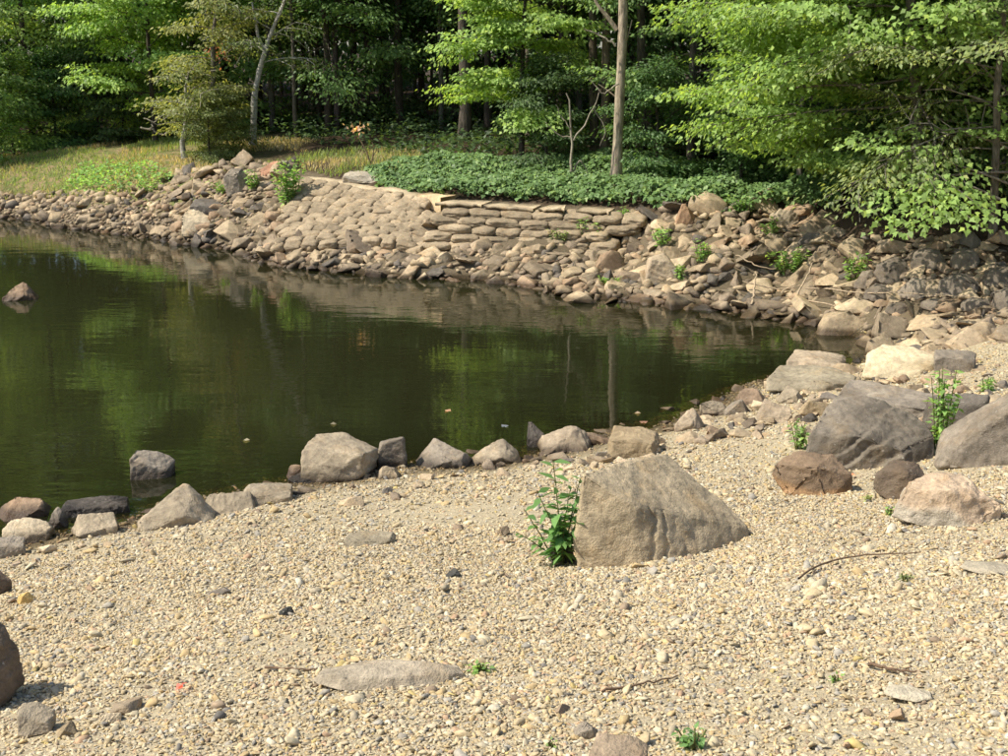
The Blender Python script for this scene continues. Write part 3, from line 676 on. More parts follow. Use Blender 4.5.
# ------------------------------------------------------------------ gravel: instanced pebbles over the whole beach
m, nt, out = new_mat('pebble')
at = N(nt, 'ShaderNodeAttribute', attribute_name='col', attribute_type='INSTANCER')
geo = N(nt, 'ShaderNodeNewGeometry'); n1 = noise(nt, geo.outputs['Position'], 60, 4, .6)
c = mix(nt, 1.0, at.outputs['Color'], maprange(nt, n1, .3, .7, .78, 1.2), 'MULTIPLY')
sep = N(nt, 'ShaderNodeSeparateXYZ'); nt.links.new(geo.outputs['Position'], sep.inputs[0])
c = mix(nt, maprange(nt, sep.outputs[2], .035, .085, 1, 0), c, mix(nt, 1.0, c, (.38, .34, .28), 'MULTIPLY'))
principled(nt, out, c, .9, .2, bump(nt, n1, .5, .006)); M_PEB = m
pcol = bpy.data.collections.new('pebble_shapes')
for k in range(9):
    r2 = np.random.default_rng(60 + k)
    V, F = hull_mesh(rand_pts(r2, 1, r2.uniform(.6, .95), r2.uniform(.35, .7), 10 if k < 5 else 14, .8))
    po = bpy.data.objects.new('pebble_shape', np_mesh('pebble', V, F, M_PEB, False)); pcol.objects.link(po)
rg = np.random.default_rng(8)
def beach_points(n, fmax):
    P = np.stack([rg.uniform(-9, 11, n), rg.uniform(2.2, fmax, n)], -1)
    z = H(P[:, 0], P[:, 1]); lm = np.interp(P[:, 0], shore_pts[order, 0], shore_pts[order, 1])
    qx, qy, qf = proj(np.column_stack([P, z]))
    ok = (P[:, 1] < lm + .5) & (z > -.14) & (qx > -170) & (qx < 1180) & (qy < 860)
    return np.column_stack([P, z])[ok]
def patchy(b, lo): return b[rg.random(len(b)) < np.clip(lo + 1.0 * (.5 + .55 * fbm(np.column_stack([b[:, 0] * .9, b[:, 1] * .9, 0 * b[:, 0]]), 61, 3)), lo, 1)]
b1 = beach_points(520000, 8.5); b2 = beach_points(430000, 17); b3 = beach_points(14000, 17)
b1 = patchy(b1, .45); b2 = patchy(b2, .30); b3 = patchy(b3, .15)
s1 = rg.lognormal(math.log(.0150), .34, len(b1)); s2 = rg.lognormal(math.log(.0190), .38, len(b2)); s3 = rg.lognormal(math.log(.041), .34, len(b3))
PT = np.concatenate([b1, b2, b3]); SZ = np.clip(np.concatenate([s1, s2, s3]), .008, .11)
PT[:, 2] += .022 * fbm(np.column_stack([PT[:, 0] * 1.1, PT[:, 1] * 1.1, np.zeros(len(PT))]), 5, 3) + SZ * rg.uniform(-.05, .3, len(PT))
pal = np.array([(.49, .385, .225), (.52, .435, .28), (.47, .345, .175), (.41, .345, .23), (.34, .305, .24), (.56, .49, .35), (.29, .215, .14), (.47, .315, .19), (.20, .18, .15), (.48, .37, .15)])
ci = rg.choice(len(pal), len(PT), p=[.25, .21, .14, .14, .09, .06, .045, .03, .02, .015])
C4 = np.column_stack([pal[ci] * rg.uniform(.82, 1.14, (len(PT), 1)) * (1 + .10 * vnoise(np.column_stack([PT[:, :2] * .8, 0 * PT[:, 0]]), 77))[:, None], np.ones(len(PT))])
scl = SZ[:, None] * np.stack([rg.uniform(.9, 1.35, len(PT)), rg.uniform(.8, 1.1, len(PT)), rg.uniform(.5, .95, len(PT))], -1)
rot = np.stack([rg.normal(0, .4, len(PT)), rg.normal(0, .4, len(PT)), rg.uniform(0, 6.28, len(PT))], -1)
gm = bpy.data.meshes.new('gravel'); gm.vertices.add(len(PT)); gm.vertices.foreach_set('co', PT.astype(np.float32).ravel())
for nm, typ, dat, key in (('rot', 'FLOAT_VECTOR', rot, 'vector'), ('scl', 'FLOAT_VECTOR', scl, 'vector'), ('idx', 'INT', np.where(SZ > .035, 5 + rg.integers(0, 4, len(PT)), rg.integers(0, 5, len(PT))), 'value'), ('col', 'FLOAT_COLOR', C4, 'color')):
    a = gm.attributes.new(nm, typ, 'POINT'); a.data.foreach_set(key, np.asarray(dat, np.int32 if typ == 'INT' else np.float32).ravel())
gm.materials.append(M_PEB)
gravel = link('gravel', gm, label='pale yellow-tan gravel covering the near beach', cat='gravel', kind='stuff')
ng = bpy.data.node_groups.new('gravel_scatter', 'GeometryNodeTree')
ng.interface.new_socket('Geometry', in_out='INPUT', socket_type='NodeSocketGeometry'); ng.interface.new_socket('Geometry', in_out='OUTPUT', socket_type='NodeSocketGeometry')
gi = ng.nodes.new('NodeGroupInput'); go = ng.nodes.new('NodeGroupOutput'); ci_ = ng.nodes.new('GeometryNodeCollectionInfo')
ci_.inputs['Collection'].default_value = pcol; ci_.inputs['Separate Children'].default_value = True; ci_.inputs['Reset Children'].default_value = True
ip = ng.nodes.new('GeometryNodeInstanceOnPoints'); ip.inputs['Pick Instance'].default_value = True
def named(nm, typ):
    n = ng.nodes.new('GeometryNodeInputNamedAttribute'); n.data_type = typ; n.inputs['Name'].default_value = nm; return n.outputs['Attribute']
ng.links.new(gi.outputs[0], ip.inputs['Points']); ng.links.new(ci_.outputs[0], ip.inputs['Instance'])
ng.links.new(named('idx', 'INT'), ip.inputs['Instance Index']); ng.links.new(named('scl', 'FLOAT_VECTOR'), ip.inputs['Scale'])
e2r = ng.nodes.new('FunctionNodeEulerToRotation'); ng.links.new(named('rot', 'FLOAT_VECTOR'), e2r.inputs[0]); ng.links.new(e2r.outputs[0], ip.inputs['Rotation'])
ng.links.new(ip.outputs[0], go.inputs[0])
gravel.modifiers.new('scatter', 'NODES').node_group = ng
print('gravel', len(PT))

# loose cobbles that can be picked out one by one
b = beach_points(11000, 15.5); qx, qy, qf = proj(b); sel = (qx > 0) & (qx < 1005) & (qy < 750); b, qx, qy = b[sel], qx[sel], qy[sel]
near_water = np.abs(b[:, 2]) < .2
right = (qx > 640) & (qy < 440)
pr = np.where((qx > 500) & (qy < 470) & (b[:, 2] < .26), 1.0, np.where(right, .4, np.where(near_water, .42, .045))); b = b[rg.random(len(b)) < pr]; b = b[:340]
qx, qy, qf = proj(b)
for k in range(len(b)):
    s = np.clip(rg.lognormal(math.log(.085), .36),   .05, .24) * (1.75 if qy[k] < 440 else 1.35 if b[k, 2] < .2 else 1)
    tint = rock_tint(rg) * (1.25 if qy[k] > 440 else 1.05)
    if qx[k] > 640 and qy[k] < 440: lab, gp = 'small loose stone in the stony corner where beach and cove meet', 'loose stones in the cove corner'
    elif b[k, 2] < .2: lab, gp = 'small loose stone along the near waterline', 'loose stones along the near waterline'
    else: lab, gp = 'loose cobble lying on the open gravel', 'loose cobbles on the gravel'
    sw = 'tiny' if s < .075 else 'small' if s < .11 else 'fist-sized'
    if 'corner' in gp:
        ZC = [(700, 'right of the pointed tan and brown rock'), (745, 'below the flat grey slab'), (790, 'in front of the mound-shaped rock'), (840, 'behind the broad dark boulder'), (890, 'below the pale cream boulder'), (940, 'beside the grey squared block'), (975, 'on the slope behind the tilted slab'), (9999, 'at the right picture edge')]
        lab = f"{sw} {tint_word(tint)} stone {next(t for l_, t in ZC if qx[k] < l_)}, {'nearer the cove' if qy[k] < 380 else 'on the beach side'}"
    elif 'waterline' in gp:
        ZC = [(140, 'by the pale wedge-shaped rock'), (300, 'by the ridge-topped boulder'), (420, 'by the largest shore boulder'), (530, 'by the cracked grey rock'), (9999, 'by the thin upright stone')]
        lab = f"{sw} {tint_word(tint)} stone at the near waterline {next(t for l_, t in ZC if qx[k] < l_)}"
    else:
        ZC = [(260, 'on the left gravel'), (520, 'on the gravel round the long flat stone'), (770, 'on the gravel before the big split boulder'), (9999, 'on the right gravel')]
        lab = f"{sw} {tint_word(tint)} cobble {next(t for l_, t in ZC if qx[k] < l_)}, {'far' if qy[k] < 560 else 'near' if qy[k] > 660 else 'midway'}"
    link('cobble', POOLM[rg.integers(len(POOLM))], loc=b[k] + np.array([0, 0, s * .15]), rot=rot3(rg, .25), scl=s * np.array([1.1, 1, .85]), color=tint, label=lab, cat='stone', group=gp)

# ------------------------------------------------------------------ trees
MAPLE = np.array([(0, 0), (-.46, .34), (-.24, .55), (0, 1), (.24, .55), (.46, .34)])
OVAL = np.array([(0, 0), (-.27, .38), (0, 1), (.27, .38)])
LANCE = np.array([(0, 0), (-.15, .35), (-.09, .72), (0, 1), (.09, .72), (.15, .35)])
def leaves(P, D, Nn, S, shape, rg, mat=None, name='crown', fold=.22):
    D = norm(D); W = norm(np.cross(D, Nn)); Nn = np.cross(W, D); k = len(shape); n = len(P)
    x = shape[:, 0]; y = shape[:, 1]; zc = np.abs(x) * fold - .18 * y * y
    V = P[:, None] + S[:, None, None] * (x[None, :, None] * W[:, None] + y[None, :, None] * D[:, None] + zc[None, :, None] * Nn[:, None])
    return V.reshape(-1, 3), np.arange(n * k).reshape(n, k), np.repeat(rg.random(n), k)
def leaf_mesh(name, P, D, Nn, S, shape, rg, mat):
    V, F, lv = leaves(P, D, Nn, S, shape, rg)
    return np_mesh(name, V, F, mat, False, {'lv': ('FLOAT', lv)})

def path(start, d, length, n, rg, curve, wob):
    pts = [np.array(start, float)]; d = np.array(d, float)
    for i in range(n - 1):
        d = norm(d + np.array([0, 0, curve / n]) + rg.normal(0, wob, 3)); pts.append(pts[-1] + d * length / (n - 1))
    return np.array(pts)
def along(P, s):
    s = np.clip(s, 0, .999) * (len(P) - 1); i = s.astype(int) if hasattr(s, 'astype') else int(s)
    f = s - i
    return P[i] + (P[i + 1] - P[i]) * (f[:, None] if hasattr(f, '__len__') else f)
def make_tree(seed, h, r0, h0, nl, len0, elev=(0.0, .9), sub=6, nleaf=45, ls=.11, spread=.24, shape=OVAL, lean=(0, 0), wob=.05, trunk_pts=None, curve=-.25, bark=None, prof=(.35, .75), flat=.30):
    rg = np.random.default_rng(seed); bark = bark or M_BARK
    if trunk_pts is None:
        t = np.linspace(0, 1, 10); T = np.stack([lean[0] * t + .02 * h * np.cumsum(rg.normal(0, .3, 10)) * t, lean[1] * t + .02 * h * np.cumsum(rg.normal(0, .3, 10)) * t, h * t - .15], -1)
    else: T = np.array(trunk_pts, float); t = np.linspace(0, 1, len(T))
    t2 = np.linspace(0, .999, 30); T = along(T, t2); t = t2; T[:, :2] += np.column_stack([vnoise(np.column_stack([t * 9, t * 0 + seed, t * 0]), 3), vnoise(np.column_stack([t * 9, t * 0 + seed, t * 0]), 4)]) * r0 * .35
    tr = (r0 * (1 - t) ** .75 + .012) * (1 + .09 * vnoise(np.column_stack([t * 40, t * 0 + seed, t * 0]), 7)); tr[0] *= 1.35; tr[1] *= 1.12
    trunk = [tube(T, tr, 9)]
    br, LP, LD, LN = [], [], [], []
    for i in range(nl):
        tt = (i + rg.random()) / nl; s = h0 / h + (1 - h0 / h) * tt * .97; st = along(T, np.array([s]))[0]
        az = i * 2.4 + rg.uniform(-.5, .5); e = elev[0] + (elev[1] - elev[0]) * tt + rg.normal(0, .12)
        ln = len0 * max(1 - ((tt - prof[0]) / prof[1]) ** 2, .22) * rg.uniform(.7, 1.15)
        d = np.array([math.cos(az) * math.cos(e), math.sin(az) * math.cos(e), math.sin(e)])
        Lp = path(st, d, ln, 6, rg, curve, .10); rr = max(r0 * .32 * (1 - s) ** .6, .012)
        br.append(tube(Lp, np.linspace(rr, .008, 6), 5))
        paths = [Lp[3:]]
        for j in range(sub):
            q = .22 + .75 * (j + rg.random()) / sub; b0 = along(Lp, np.array([q]))[0]; ld = norm(along(Lp, np.array([min(q + .1, .99)]))[0] - b0)
            a2 = (1 if j % 2 else -1) * rg.uniform(.5, 1.1); ca, sa = math.cos(a2), math.sin(a2)
            d2 = norm(np.array([ld[0] * ca - ld[1] * sa, ld[0] * sa + ld[1] * ca, ld[2] * .6 + rg.normal(0, .2)]))
            Sp = path(b0, d2, ln * .38 * (1.15 - .6 * q) + .22, 4, rg, curve * 1.2, .12); br.append(tube(Sp, np.linspace(.010, .004, 4), 3)); paths.append(Sp)
        for Pp in paths:
            q = rg.uniform(.1, 1.0, nleaf); base = along(Pp, q)
            ax = norm(Pp[-1] - Pp[0]); off = rg.normal(0, 1, (nleaf, 3)) * spread * np.array([1, 1, flat])
            LP.append(base + off)
            dd = norm(off * np.array([1, 1, 0]) + ax * .15 + rg.normal(0, .04, (nleaf, 3))); dd[:, 2] -= rg.uniform(.05, .75, nleaf); LD.append(dd)
            ow = base - T[0]; ow[:, 2] = 0; LN.append(np.array([0, 0, .8]) + .65 * norm(ow) + rg.normal(0, .38, (nleaf, 3)))
    P = np.concatenate(LP); S = ls * rg.uniform(.65, 1.25, len(P))
    V, F = join(trunk); tm = np_mesh('trunk', V, F, bark, True)
    V, F = join(br); bmn = np_mesh('branches', V, F, bark, True)
    lm = leaf_mesh('crown', P, np.concatenate(LD), np.concatenate(LN), S, shape, rg, M_LEAF)
    return dict(trunk=tm, branches=bmn, crown=lm)
def put_tree(T, px, d, leafcol, barkcol, label, name='tree', group=None, scl=1.0, rz=None, z=None, parts=('trunk', 'branches', 'crown')):
    x = (px - 504) / FPX * d * math.cos(PITCH) * 1.02; y = d
    e = link(name, None, loc=(x, y, (Hs(x, y) if z is None else z) - .03), rot=(0, 0, rz if rz is not None else rgT.uniform(0, 6.28)), scl=scl, label=label, cat='tree', group=group)
    for p in parts: link(p, T[p], parent=e, color=leafcol if p == 'crown' else barkcol)
    return e
rgT = np.random.default_rng(5)
CANO = [make_tree(200 + k, 12.5, .115, 3.2, 30, 3.4, (-.1, 1.0), 7, 100, .17, .34) for k in range(3)]
EDGE = [make_tree(220 + k, 9.0, .085, .6, 26, 2.6, (-.12, .9), 7, 95, .105, .24, flat=.17) for k in range(4)]
UNDER = [make_tree(240 + k, 5.6, .055, 1.0, 24, 1.9, (.05, .8), 8, 120, .095, .20, MAPLE, flat=.18) for k in range(2)]
GAPT = [make_tree(290 + k, 10.5, .10, 2.3, 26, 3.1, (-.25, .9), 7, 95, .115, .27, curve=-.35, flat=.18) for k in range(2)]
SHRUB = [make_tree(260 + k, 2.6, .03, .15, 18, 1.3, (.3, 1.1), 6, 80, .09, .16) for k in range(2)]
POLE = [make_tree(270 + k, 12, .085, 5.0, 12, 1.9, (.1, 1.0), 6, 60, .19, .34) for k in range(4)]
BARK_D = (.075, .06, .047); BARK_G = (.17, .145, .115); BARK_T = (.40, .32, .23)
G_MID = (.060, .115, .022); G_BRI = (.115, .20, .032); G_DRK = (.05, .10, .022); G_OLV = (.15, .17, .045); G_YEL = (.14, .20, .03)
def vary(c, k=.15): return tuple(np.array(c) * rgT.uniform(1 - k, 1 + k, 3))
# forest edge, each one different; left crowns carry sunlight in their lighter leaf colour
put_tree(EDGE[0], -60, 34.5, (.20, .285, .05), BARK_D, 'leafy green tree reaching to the grass at the left picture edge', 'edge_tree', scl=1.05)
put_tree(EDGE[1], 35, 36.0, (.19, .275, .05), BARK_D, 'dense rounded green tree left of the bright maple, behind the grass', 'edge_tree', scl=.95)
put_tree(EDGE[2], 95, 38.5, (.17, .25, .045), BARK_D, 'taller dark green tree behind the dense rounded one on the left', 'edge_tree', scl=1.15)
put_tree(UNDER[0], 157, 33.8, (.16, .26, .04), BARK_D, 'bright yellow-green maple behind the grass, left of the birch', 'maple_tree', scl=1.05)
put_tree(EDGE[3], 200, 36.5, (.14, .22, .042), BARK_D, 'green tree rising behind the slim olive-leaved tree', 'edge_tree', scl=1.0)
put_tree(EDGE[0], 262, 37.5, (.11, .185, .038), BARK_D, 'green tree rising behind the white birch', 'edge_tree', scl=1.1, rz=2.0)
put_tree(GAPT[1], 400, 35.0, (.095, .17, .034), BARK_D, 'green tree with high hanging boughs above the middle of the dark gap', 'edge_tree', scl=1.0)
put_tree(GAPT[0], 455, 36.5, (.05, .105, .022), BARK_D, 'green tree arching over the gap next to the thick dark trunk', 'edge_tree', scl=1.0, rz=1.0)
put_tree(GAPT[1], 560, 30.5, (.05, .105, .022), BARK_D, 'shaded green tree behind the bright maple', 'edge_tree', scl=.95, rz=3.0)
put_tree(GAPT[0], 330, 34.0, (.085, .16, .034), BARK_D, 'green tree with hanging boughs over the dark forest gap, right of the birch', 'edge_tree', scl=.95)
put_tree(UNDER[1], 522, 27.2, (.16, .25, .04), BARK_D, 'bright maple catching the sun above the ivy, left of the pale trunk', 'maple_tree', scl=.92)
put_tree(EDGE[1], 690, 26.5, (.10, .175, .034), BARK_G, 'green tree with low boughs just right of the tall pale trunk', 'edge_tree', scl=.9)
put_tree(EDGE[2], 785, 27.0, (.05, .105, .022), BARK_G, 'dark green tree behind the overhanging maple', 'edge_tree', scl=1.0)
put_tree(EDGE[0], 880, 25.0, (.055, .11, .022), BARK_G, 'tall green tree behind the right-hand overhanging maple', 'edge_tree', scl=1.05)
put_tree(EDGE[3], 1010, 23.0, (.06, .105, .026), BARK_G, 'green tree at the upper right picture edge', 'edge_tree', scl=.9)
# overhanging maple with lobed leaves at the cove end
OVER = make_tree(301, 7.0, .08, 1.5, 46, 2.9, (-.06, .75), 9, 110, .085, .20, MAPLE, lean=(-.9, -.6), flat=.16, prof=(.2, .95))
ov = put_tree(OVER, 925, 18.9, (.14, .225, .036), BARK_G, 'maple with lobed bright leaves overhanging the rocks at the cove end', 'maple_tree', rz=0.0)
OVB = make_tree(302, 5.0, .05, 1.2, 28, 2.1, (-.05, .7), 8, 90, .075, .18, OVAL, lean=(-.8, -.5), flat=.25)
put_tree(UNDER[0], 800, 22.6, (.135, .22, .036), BARK_G, 'bright lobed-leaf maple between the ivy and the cove-end maple', 'maple_tree', scl=.95, rz=2.2)
put_tree(UNDER[1], 1000, 20.5, (.125, .205, .036), BARK_G, 'bright lobed-leaf maple behind the bare twigs at the right edge', 'maple_tree', scl=1.0, rz=.7)
put_tree(UNDER[1], 868, 20.3, (.13, .21, .036), BARK_G, 'bright lobed-leaf maple filling in behind the overhanging one', 'maple_tree', scl=.95, rz=4.1)
put_tree(UNDER[0], 945, 19.6, (.12, .195, .036), BARK_G, 'lobed-leaf maple above the shaded boulders', 'maple_tree', scl=.9, rz=5.2)
put_tree(EDGE[2], 960, 22.0, (.085, .15, .03), BARK_G, 'darker green tree closing the background above the shaded boulders', 'edge_tree', scl=.8, rz=3.0)
put_tree(OVB, 1000, 17.6, (.125, .165, .045), BARK_G, 'olive-leaved small tree with bare twigs at the right picture edge', 'small_tree', rz=.4)
rg = np.random.default_rng(44)
for k, (p0, p1) in enumerate([((1010, 172), (845, 205)), ((1012, 150), (900, 128)), ((1015, 120), (925, 92)), ((1010, 205), (930, 190)), ((1010, 95), (950, 60)), ((1012, 185), (880, 160))]):
    a = unproj(*p0, 0) ; d0, d1 = ray(*p0), ray(*p1); a = CAM + d0 * 17.2; b_ = CAM + d1 * 16.9
    t = np.linspace(0, 1, 9); Pp = a + (b_ - a) * t[:, None] + rg.normal(0, .035, (9, 3)) * t[:, None] + np.array([0, 0, .12]) * np.sin(t * 3.1)[:, None]
    pr_ = [tube(Pp, np.linspace(.02, .005, 9), 5)]
    for j in range(5):
        q = rg.uniform(.25, .9); s0 = along(Pp, np.array([q]))[0]; dd = norm(norm(b_ - a) + rg.normal(0, .6, 3)); pr_.append(tube(path(s0, dd, rg.uniform(.25, .6), 4, rg, 0, .15), np.linspace(.008, .003, 4), 4))
    V, F = join(pr_); c0 = Pp[0]
    e = link('dead_branch', np_mesh('dead_branch', V - c0, F, M_BARK, True), loc=c0, color=(.27, .235, .19), label='bare grey dead branch reaching out of the leaves at the right picture edge', cat='branch', group='dead branches at the right edge')

# the tall pale trunk
x = (618 - 504) / FPX * 24.0
pale = make_tree(310, 13, .088, 4.2, 16, 2.8, (.1, .9), 7, 55, .14, .28, lean=(.1, 0), wob=.02)
put_tree(pale, 617, 24.2, G_MID, BARK_T, 'tall straight pale tan trunk rising out of the ivy', 'tall_tree', rz=0.0)
PALE_ROOT = COL.objects['tall_tree.001'] if 'tall_tree.001' in COL.objects else COL.objects['tall_tree']
# birch, sapling, olive tree
def px_path(pts, d): return [CAM + ray(*p) * (d / (ray(*p) @ np.array([0, 1.0, 0]))) for p in pts]
for pts, r in (([(617, 30), (607, 16), (598, 6), (590, -12)], .045), ([(618, 62), (626, 44), (632, 20)], .02), ([(617, 98), (607, 90), (598, 84)], .016)):
    W = along(np.array(px_path(pts, 24.2)), np.linspace(0, .999, 8)) - np.array(PALE_ROOT.location); V, F = tube(W, np.linspace(r, r * .5, 8), 6); link('branch', np_mesh('branch', V, F, M_BARK, True), parent=PALE_ROOT, color=BARK_T)
def px_tree(pts, d, **kw):
    W = np.array(px_path(pts, d)); base = W[0].copy(); base[2] = Hs(base[0], base[1]); W = W - base; return base, make_tree(trunk_pts=W, h=W[-1][2], **kw)
base, T = px_tree([(254, 145), (253, 120), (255, 95), (260, 72), (264, 52), (270, 36), (277, 18), (287, -4), (296, -30), (300, -60)], 31.0, seed=320, r0=.07, h0=1.6, nl=12, len0=1.5, sub=6, nleaf=34, ls=.085, spread=.2, bark=M_BIRCH, elev=(.2, .7), curve=-.6)
e = link('birch_tree', None, loc=base, label='leaning white birch with forked top on the bank', cat='tree')
for p in ('trunk', 'branches', 'crown'): link(p, T[p], parent=e, color=(.10, .135, .035) if p == 'crown' else (.52, .48, .42))
W = np.array(px_path([(265, 50), (258, 38), (256, 22), (252, 2)], 31.0)) - base; V, F = tube(W, [.05, .04, .03, .02], 7); link('fork', np_mesh('fork', V, F, M_BIRCH, True), parent=e, color=(.5, .46, .4))
base, T = px_tree([(184, 158), (183, 142), (186, 128), (184, 115), (187, 100), (186, 85), (190, 70)], 29.6, seed=330, r0=.055, h0=.75, nl=11, len0=.8, sub=5, nleaf=34, ls=.085, spread=.16, elev=(.2, .9), bark=M_BIRCH)
e = link('sapling', None, loc=base, label='small sapling with pale crooked stem in front of the birch', cat='tree')
for p in ('trunk', 'branches', 'crown'): link(p, T[p], parent=e, color=G_OLV if p == 'crown' else (.40, .36, .30))
base, T = px_tree([(211, 152), (212, 130), (210, 105), (213, 80), (212, 50), (216, 20), (218, -20), (218, -60)], 30.6, seed=340, r0=.075, h0=.7, nl=20, len0=1.15, sub=6, nleaf=42, ls=.09, spread=.17, elev=(.0, .8), curve=-.5)
e = link('olive_tree', None, loc=base, label='slim olive-leaved tree with a patch of red leaves, left of the birch', cat='tree')
e.name = 'slim_tree'
for p in ('trunk', 'branches', 'crown'): link(p, T[p], parent=e, color=(.15, .165, .04) if p == 'crown' else BARK_G)
rg = np.random.default_rng(50); cpt = CAM + ray(217, 52) * (29.7 / math.cos(PITCH)) - base; n = 70
link('red_leaves', leaf_mesh('red_leaves', cpt + rg.normal(0, 1, (n, 3)) * np.array([.2, .15, .14]), rg.normal(0, 1, (n, 3)) - np.array([0, 0, .5]), rg.normal(0, .5, (n, 3)) + np.array([0, -.6, .8]), rg.uniform(.06, .11, n), OVAL, rg, M_LEAF), parent=e, color=(.30, .085, .03))
# dark trunks that show in the shaded gap
def bare_trunk(px, d, w, label, name='forest_tree', col=BARK_D, group=None, sway=.1):
    T = POLE[int(rgT.integers(4))]; s = w / FPX * d / .17
    return put_tree(T, px, d, vary(G_DRK), col, label, name, group, scl=1.0 if s > 1.3 else rgT.uniform(.85, 1.05))
BIGT = make_tree(350, 13, .15, 5.5, 14, 2.8, (.1, 1.0), 6, 60, .18, .34)
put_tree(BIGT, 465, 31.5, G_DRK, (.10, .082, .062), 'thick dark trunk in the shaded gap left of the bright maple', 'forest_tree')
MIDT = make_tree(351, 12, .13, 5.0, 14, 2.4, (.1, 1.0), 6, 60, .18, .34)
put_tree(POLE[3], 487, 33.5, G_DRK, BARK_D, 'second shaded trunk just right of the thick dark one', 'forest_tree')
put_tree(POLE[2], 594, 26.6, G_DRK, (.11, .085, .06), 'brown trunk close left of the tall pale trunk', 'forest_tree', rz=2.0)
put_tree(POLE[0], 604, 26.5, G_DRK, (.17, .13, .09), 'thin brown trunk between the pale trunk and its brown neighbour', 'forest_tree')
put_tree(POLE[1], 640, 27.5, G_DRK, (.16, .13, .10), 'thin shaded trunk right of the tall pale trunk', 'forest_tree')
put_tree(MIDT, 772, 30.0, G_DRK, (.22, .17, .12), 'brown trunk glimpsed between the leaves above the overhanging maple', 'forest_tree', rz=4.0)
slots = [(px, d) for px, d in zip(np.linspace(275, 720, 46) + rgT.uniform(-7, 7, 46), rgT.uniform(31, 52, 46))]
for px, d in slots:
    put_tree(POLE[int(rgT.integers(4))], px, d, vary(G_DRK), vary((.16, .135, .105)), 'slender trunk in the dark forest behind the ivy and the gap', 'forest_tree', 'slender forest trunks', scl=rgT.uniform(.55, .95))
# canopy further back: a closed roof of leaves
for d, n, x0, x1 in ((33, 5, 620, 1000), (39, 11, -120, 1130), (45, 11, -160, 1160), (52, 12, -160, 1160)):
    for px in np.linspace(x0, x1, n) + rgT.uniform(-25, 25, n):
        put_tree(CANO[int(rgT.integers(3))], px, d + rgT.uniform(-2, 2), vary(np.array(G_DRK) * (1.7 if px < 250 else 1.15)), BARK_D, 'tall leafy tree deeper in the forest', 'canopy_tree', 'tall trees deeper in the forest', scl=rgT.uniform(.85, 1.1))  # crowns on the left get a lighter leaf colour in place of sunlight
for px in (-260, 1180, 1270):
    put_tree(CANO[int(rgT.integers(3))], px, 46 if px < 0 else 24, vary(G_MID), BARK_D, 'tall leafy tree deeper in the forest', 'canopy_tree', 'tall trees deeper in the forest')
# shrubs along the forest foot
for k, (px, d, c, lab) in enumerate([(-25, 32.5, (.13, .21, .04), 'green bush at the left picture edge above the grass'), (20, 34.5, (.11, .18, .036), 'bush beside the grass below the dense rounded tree'), (62, 35.5, (.055, .12, .028), 'dark bush at the forest foot behind the grass'), (105, 35.8, (.06, .10, .03), 'low dim bush below the bright yellow-green maple'),
                                     (232, 30.2, (.12, .15, .04), 'olive scrub at the foot of the birch'), (213, 29.4, (.11, .14, .035), 'olive scrub between sapling and birch'), (545, 26.4, (.05, .09, .025), 'dim bush under the bright maple'), (655, 25.0, (.06, .12, .03), 'green bush growing above the ivy right of the pale trunk'), (740, 24.2, (.05, .105, .025), 'green bush above the ivy behind the overhanging maple'), (905, 19.6, (.05, .10, .025), 'dark bush low under the overhanging maple'), (985, 19.0, (.045, .09, .022), 'dark bush under the leaves at the right edge')]):
    s = .55 if 'scrub' in lab else 1.0 if k < 4 else .8
    x = (px - 504) / FPX * d; e = link('bush', None, loc=(x, d, Hs(x, d) - .04), rot=(0, 0, k * 1.3), scl=s, label=lab, cat='bush')
    T = SHRUB[k % 2]
    for p in ('trunk', 'branches', 'crown'): link('stem' if p == 'trunk' else 'twigs' if p == 'branches' else 'foliage', T[p], parent=e, color=c if p == 'crown' else BARK_D)
# bare crooked sapling in front of the maple
rg = np.random.default_rng(61); pr_ = []
for pts, r in [([(572, 172), (571, 150), (570, 130), (571, 110), (568, 92)], .03), ([(573, 140), (585, 125), (594, 108), (599, 92)], .02), ([(572, 172), (580, 160), (588, 172)], .02), ([(571, 138), (560, 136), (550, 128), (546, 122)], .014), ([(571, 130), (562, 118), (556, 104)], .012), ([(594, 108), (601, 118), (606, 132), (600, 145)], .012), ([(618, 84), (603, 95), (588, 78)], .016), ([(615, 45), (600, 35), (583, 28)], .022)]:
    W = np.array(px_path(pts, 24.0)); t = np.linspace(0, 1, 10); q = along(W, t * .999); pr_.append(tube(q + rg.normal(0, .012, q.shape), np.linspace(r, r * .4, 10), 5))
V, F = join(pr_); b0 = np.array([V[:, 0].mean(), 24.0, Hs(V[:, 0].mean(), 24.0)])
link('dead_sapling', np_mesh('dead_sapling', V - b0, F, M_BARK, True), loc=b0, color=(.34, .29, .22), label='bare crooked grey sapling between the bright maple and the pale trunk', cat='dead tree')
pr_ = []
for pts, r in [([(371, 166), (366, 150), (358, 136)], .02), ([(371, 166), (374, 148), (372, 142)], .014), ([(372, 158), (378, 148)], .01)]:
    W = np.array(px_path(pts, 26.5)); q = along(W, np.linspace(0, .999, 8)); pr_.append(tube(q, np.linspace(r, r * .5, 8), 5))
V, F = join(pr_); b0 = np.array(px_path([(371, 166)], 26.5)[0])
e = link('dry_plant', np_mesh('dry_plant', V - b0, F, M_BARK, True), loc=b0, color=(.28, .19, .11), label='dry brown stem with a tuft of dead leaves by the weathered pale slab', cat='plant')
n = 26; cpt = np.array(px_path([(357, 129)], 26.5)[0]) - b0
link('dead_leaves', leaf_mesh('dead_leaves', cpt + rg.normal(0, 1, (n, 3)) * np.array([.09, .06, .05]), rg.normal(0, 1, (n, 3)), rg.normal(0, 1, (n, 3)), rg.uniform(.07, .12, n), OVAL, rg, M_LEAF), parent=e, color=(.42, .26, .15))
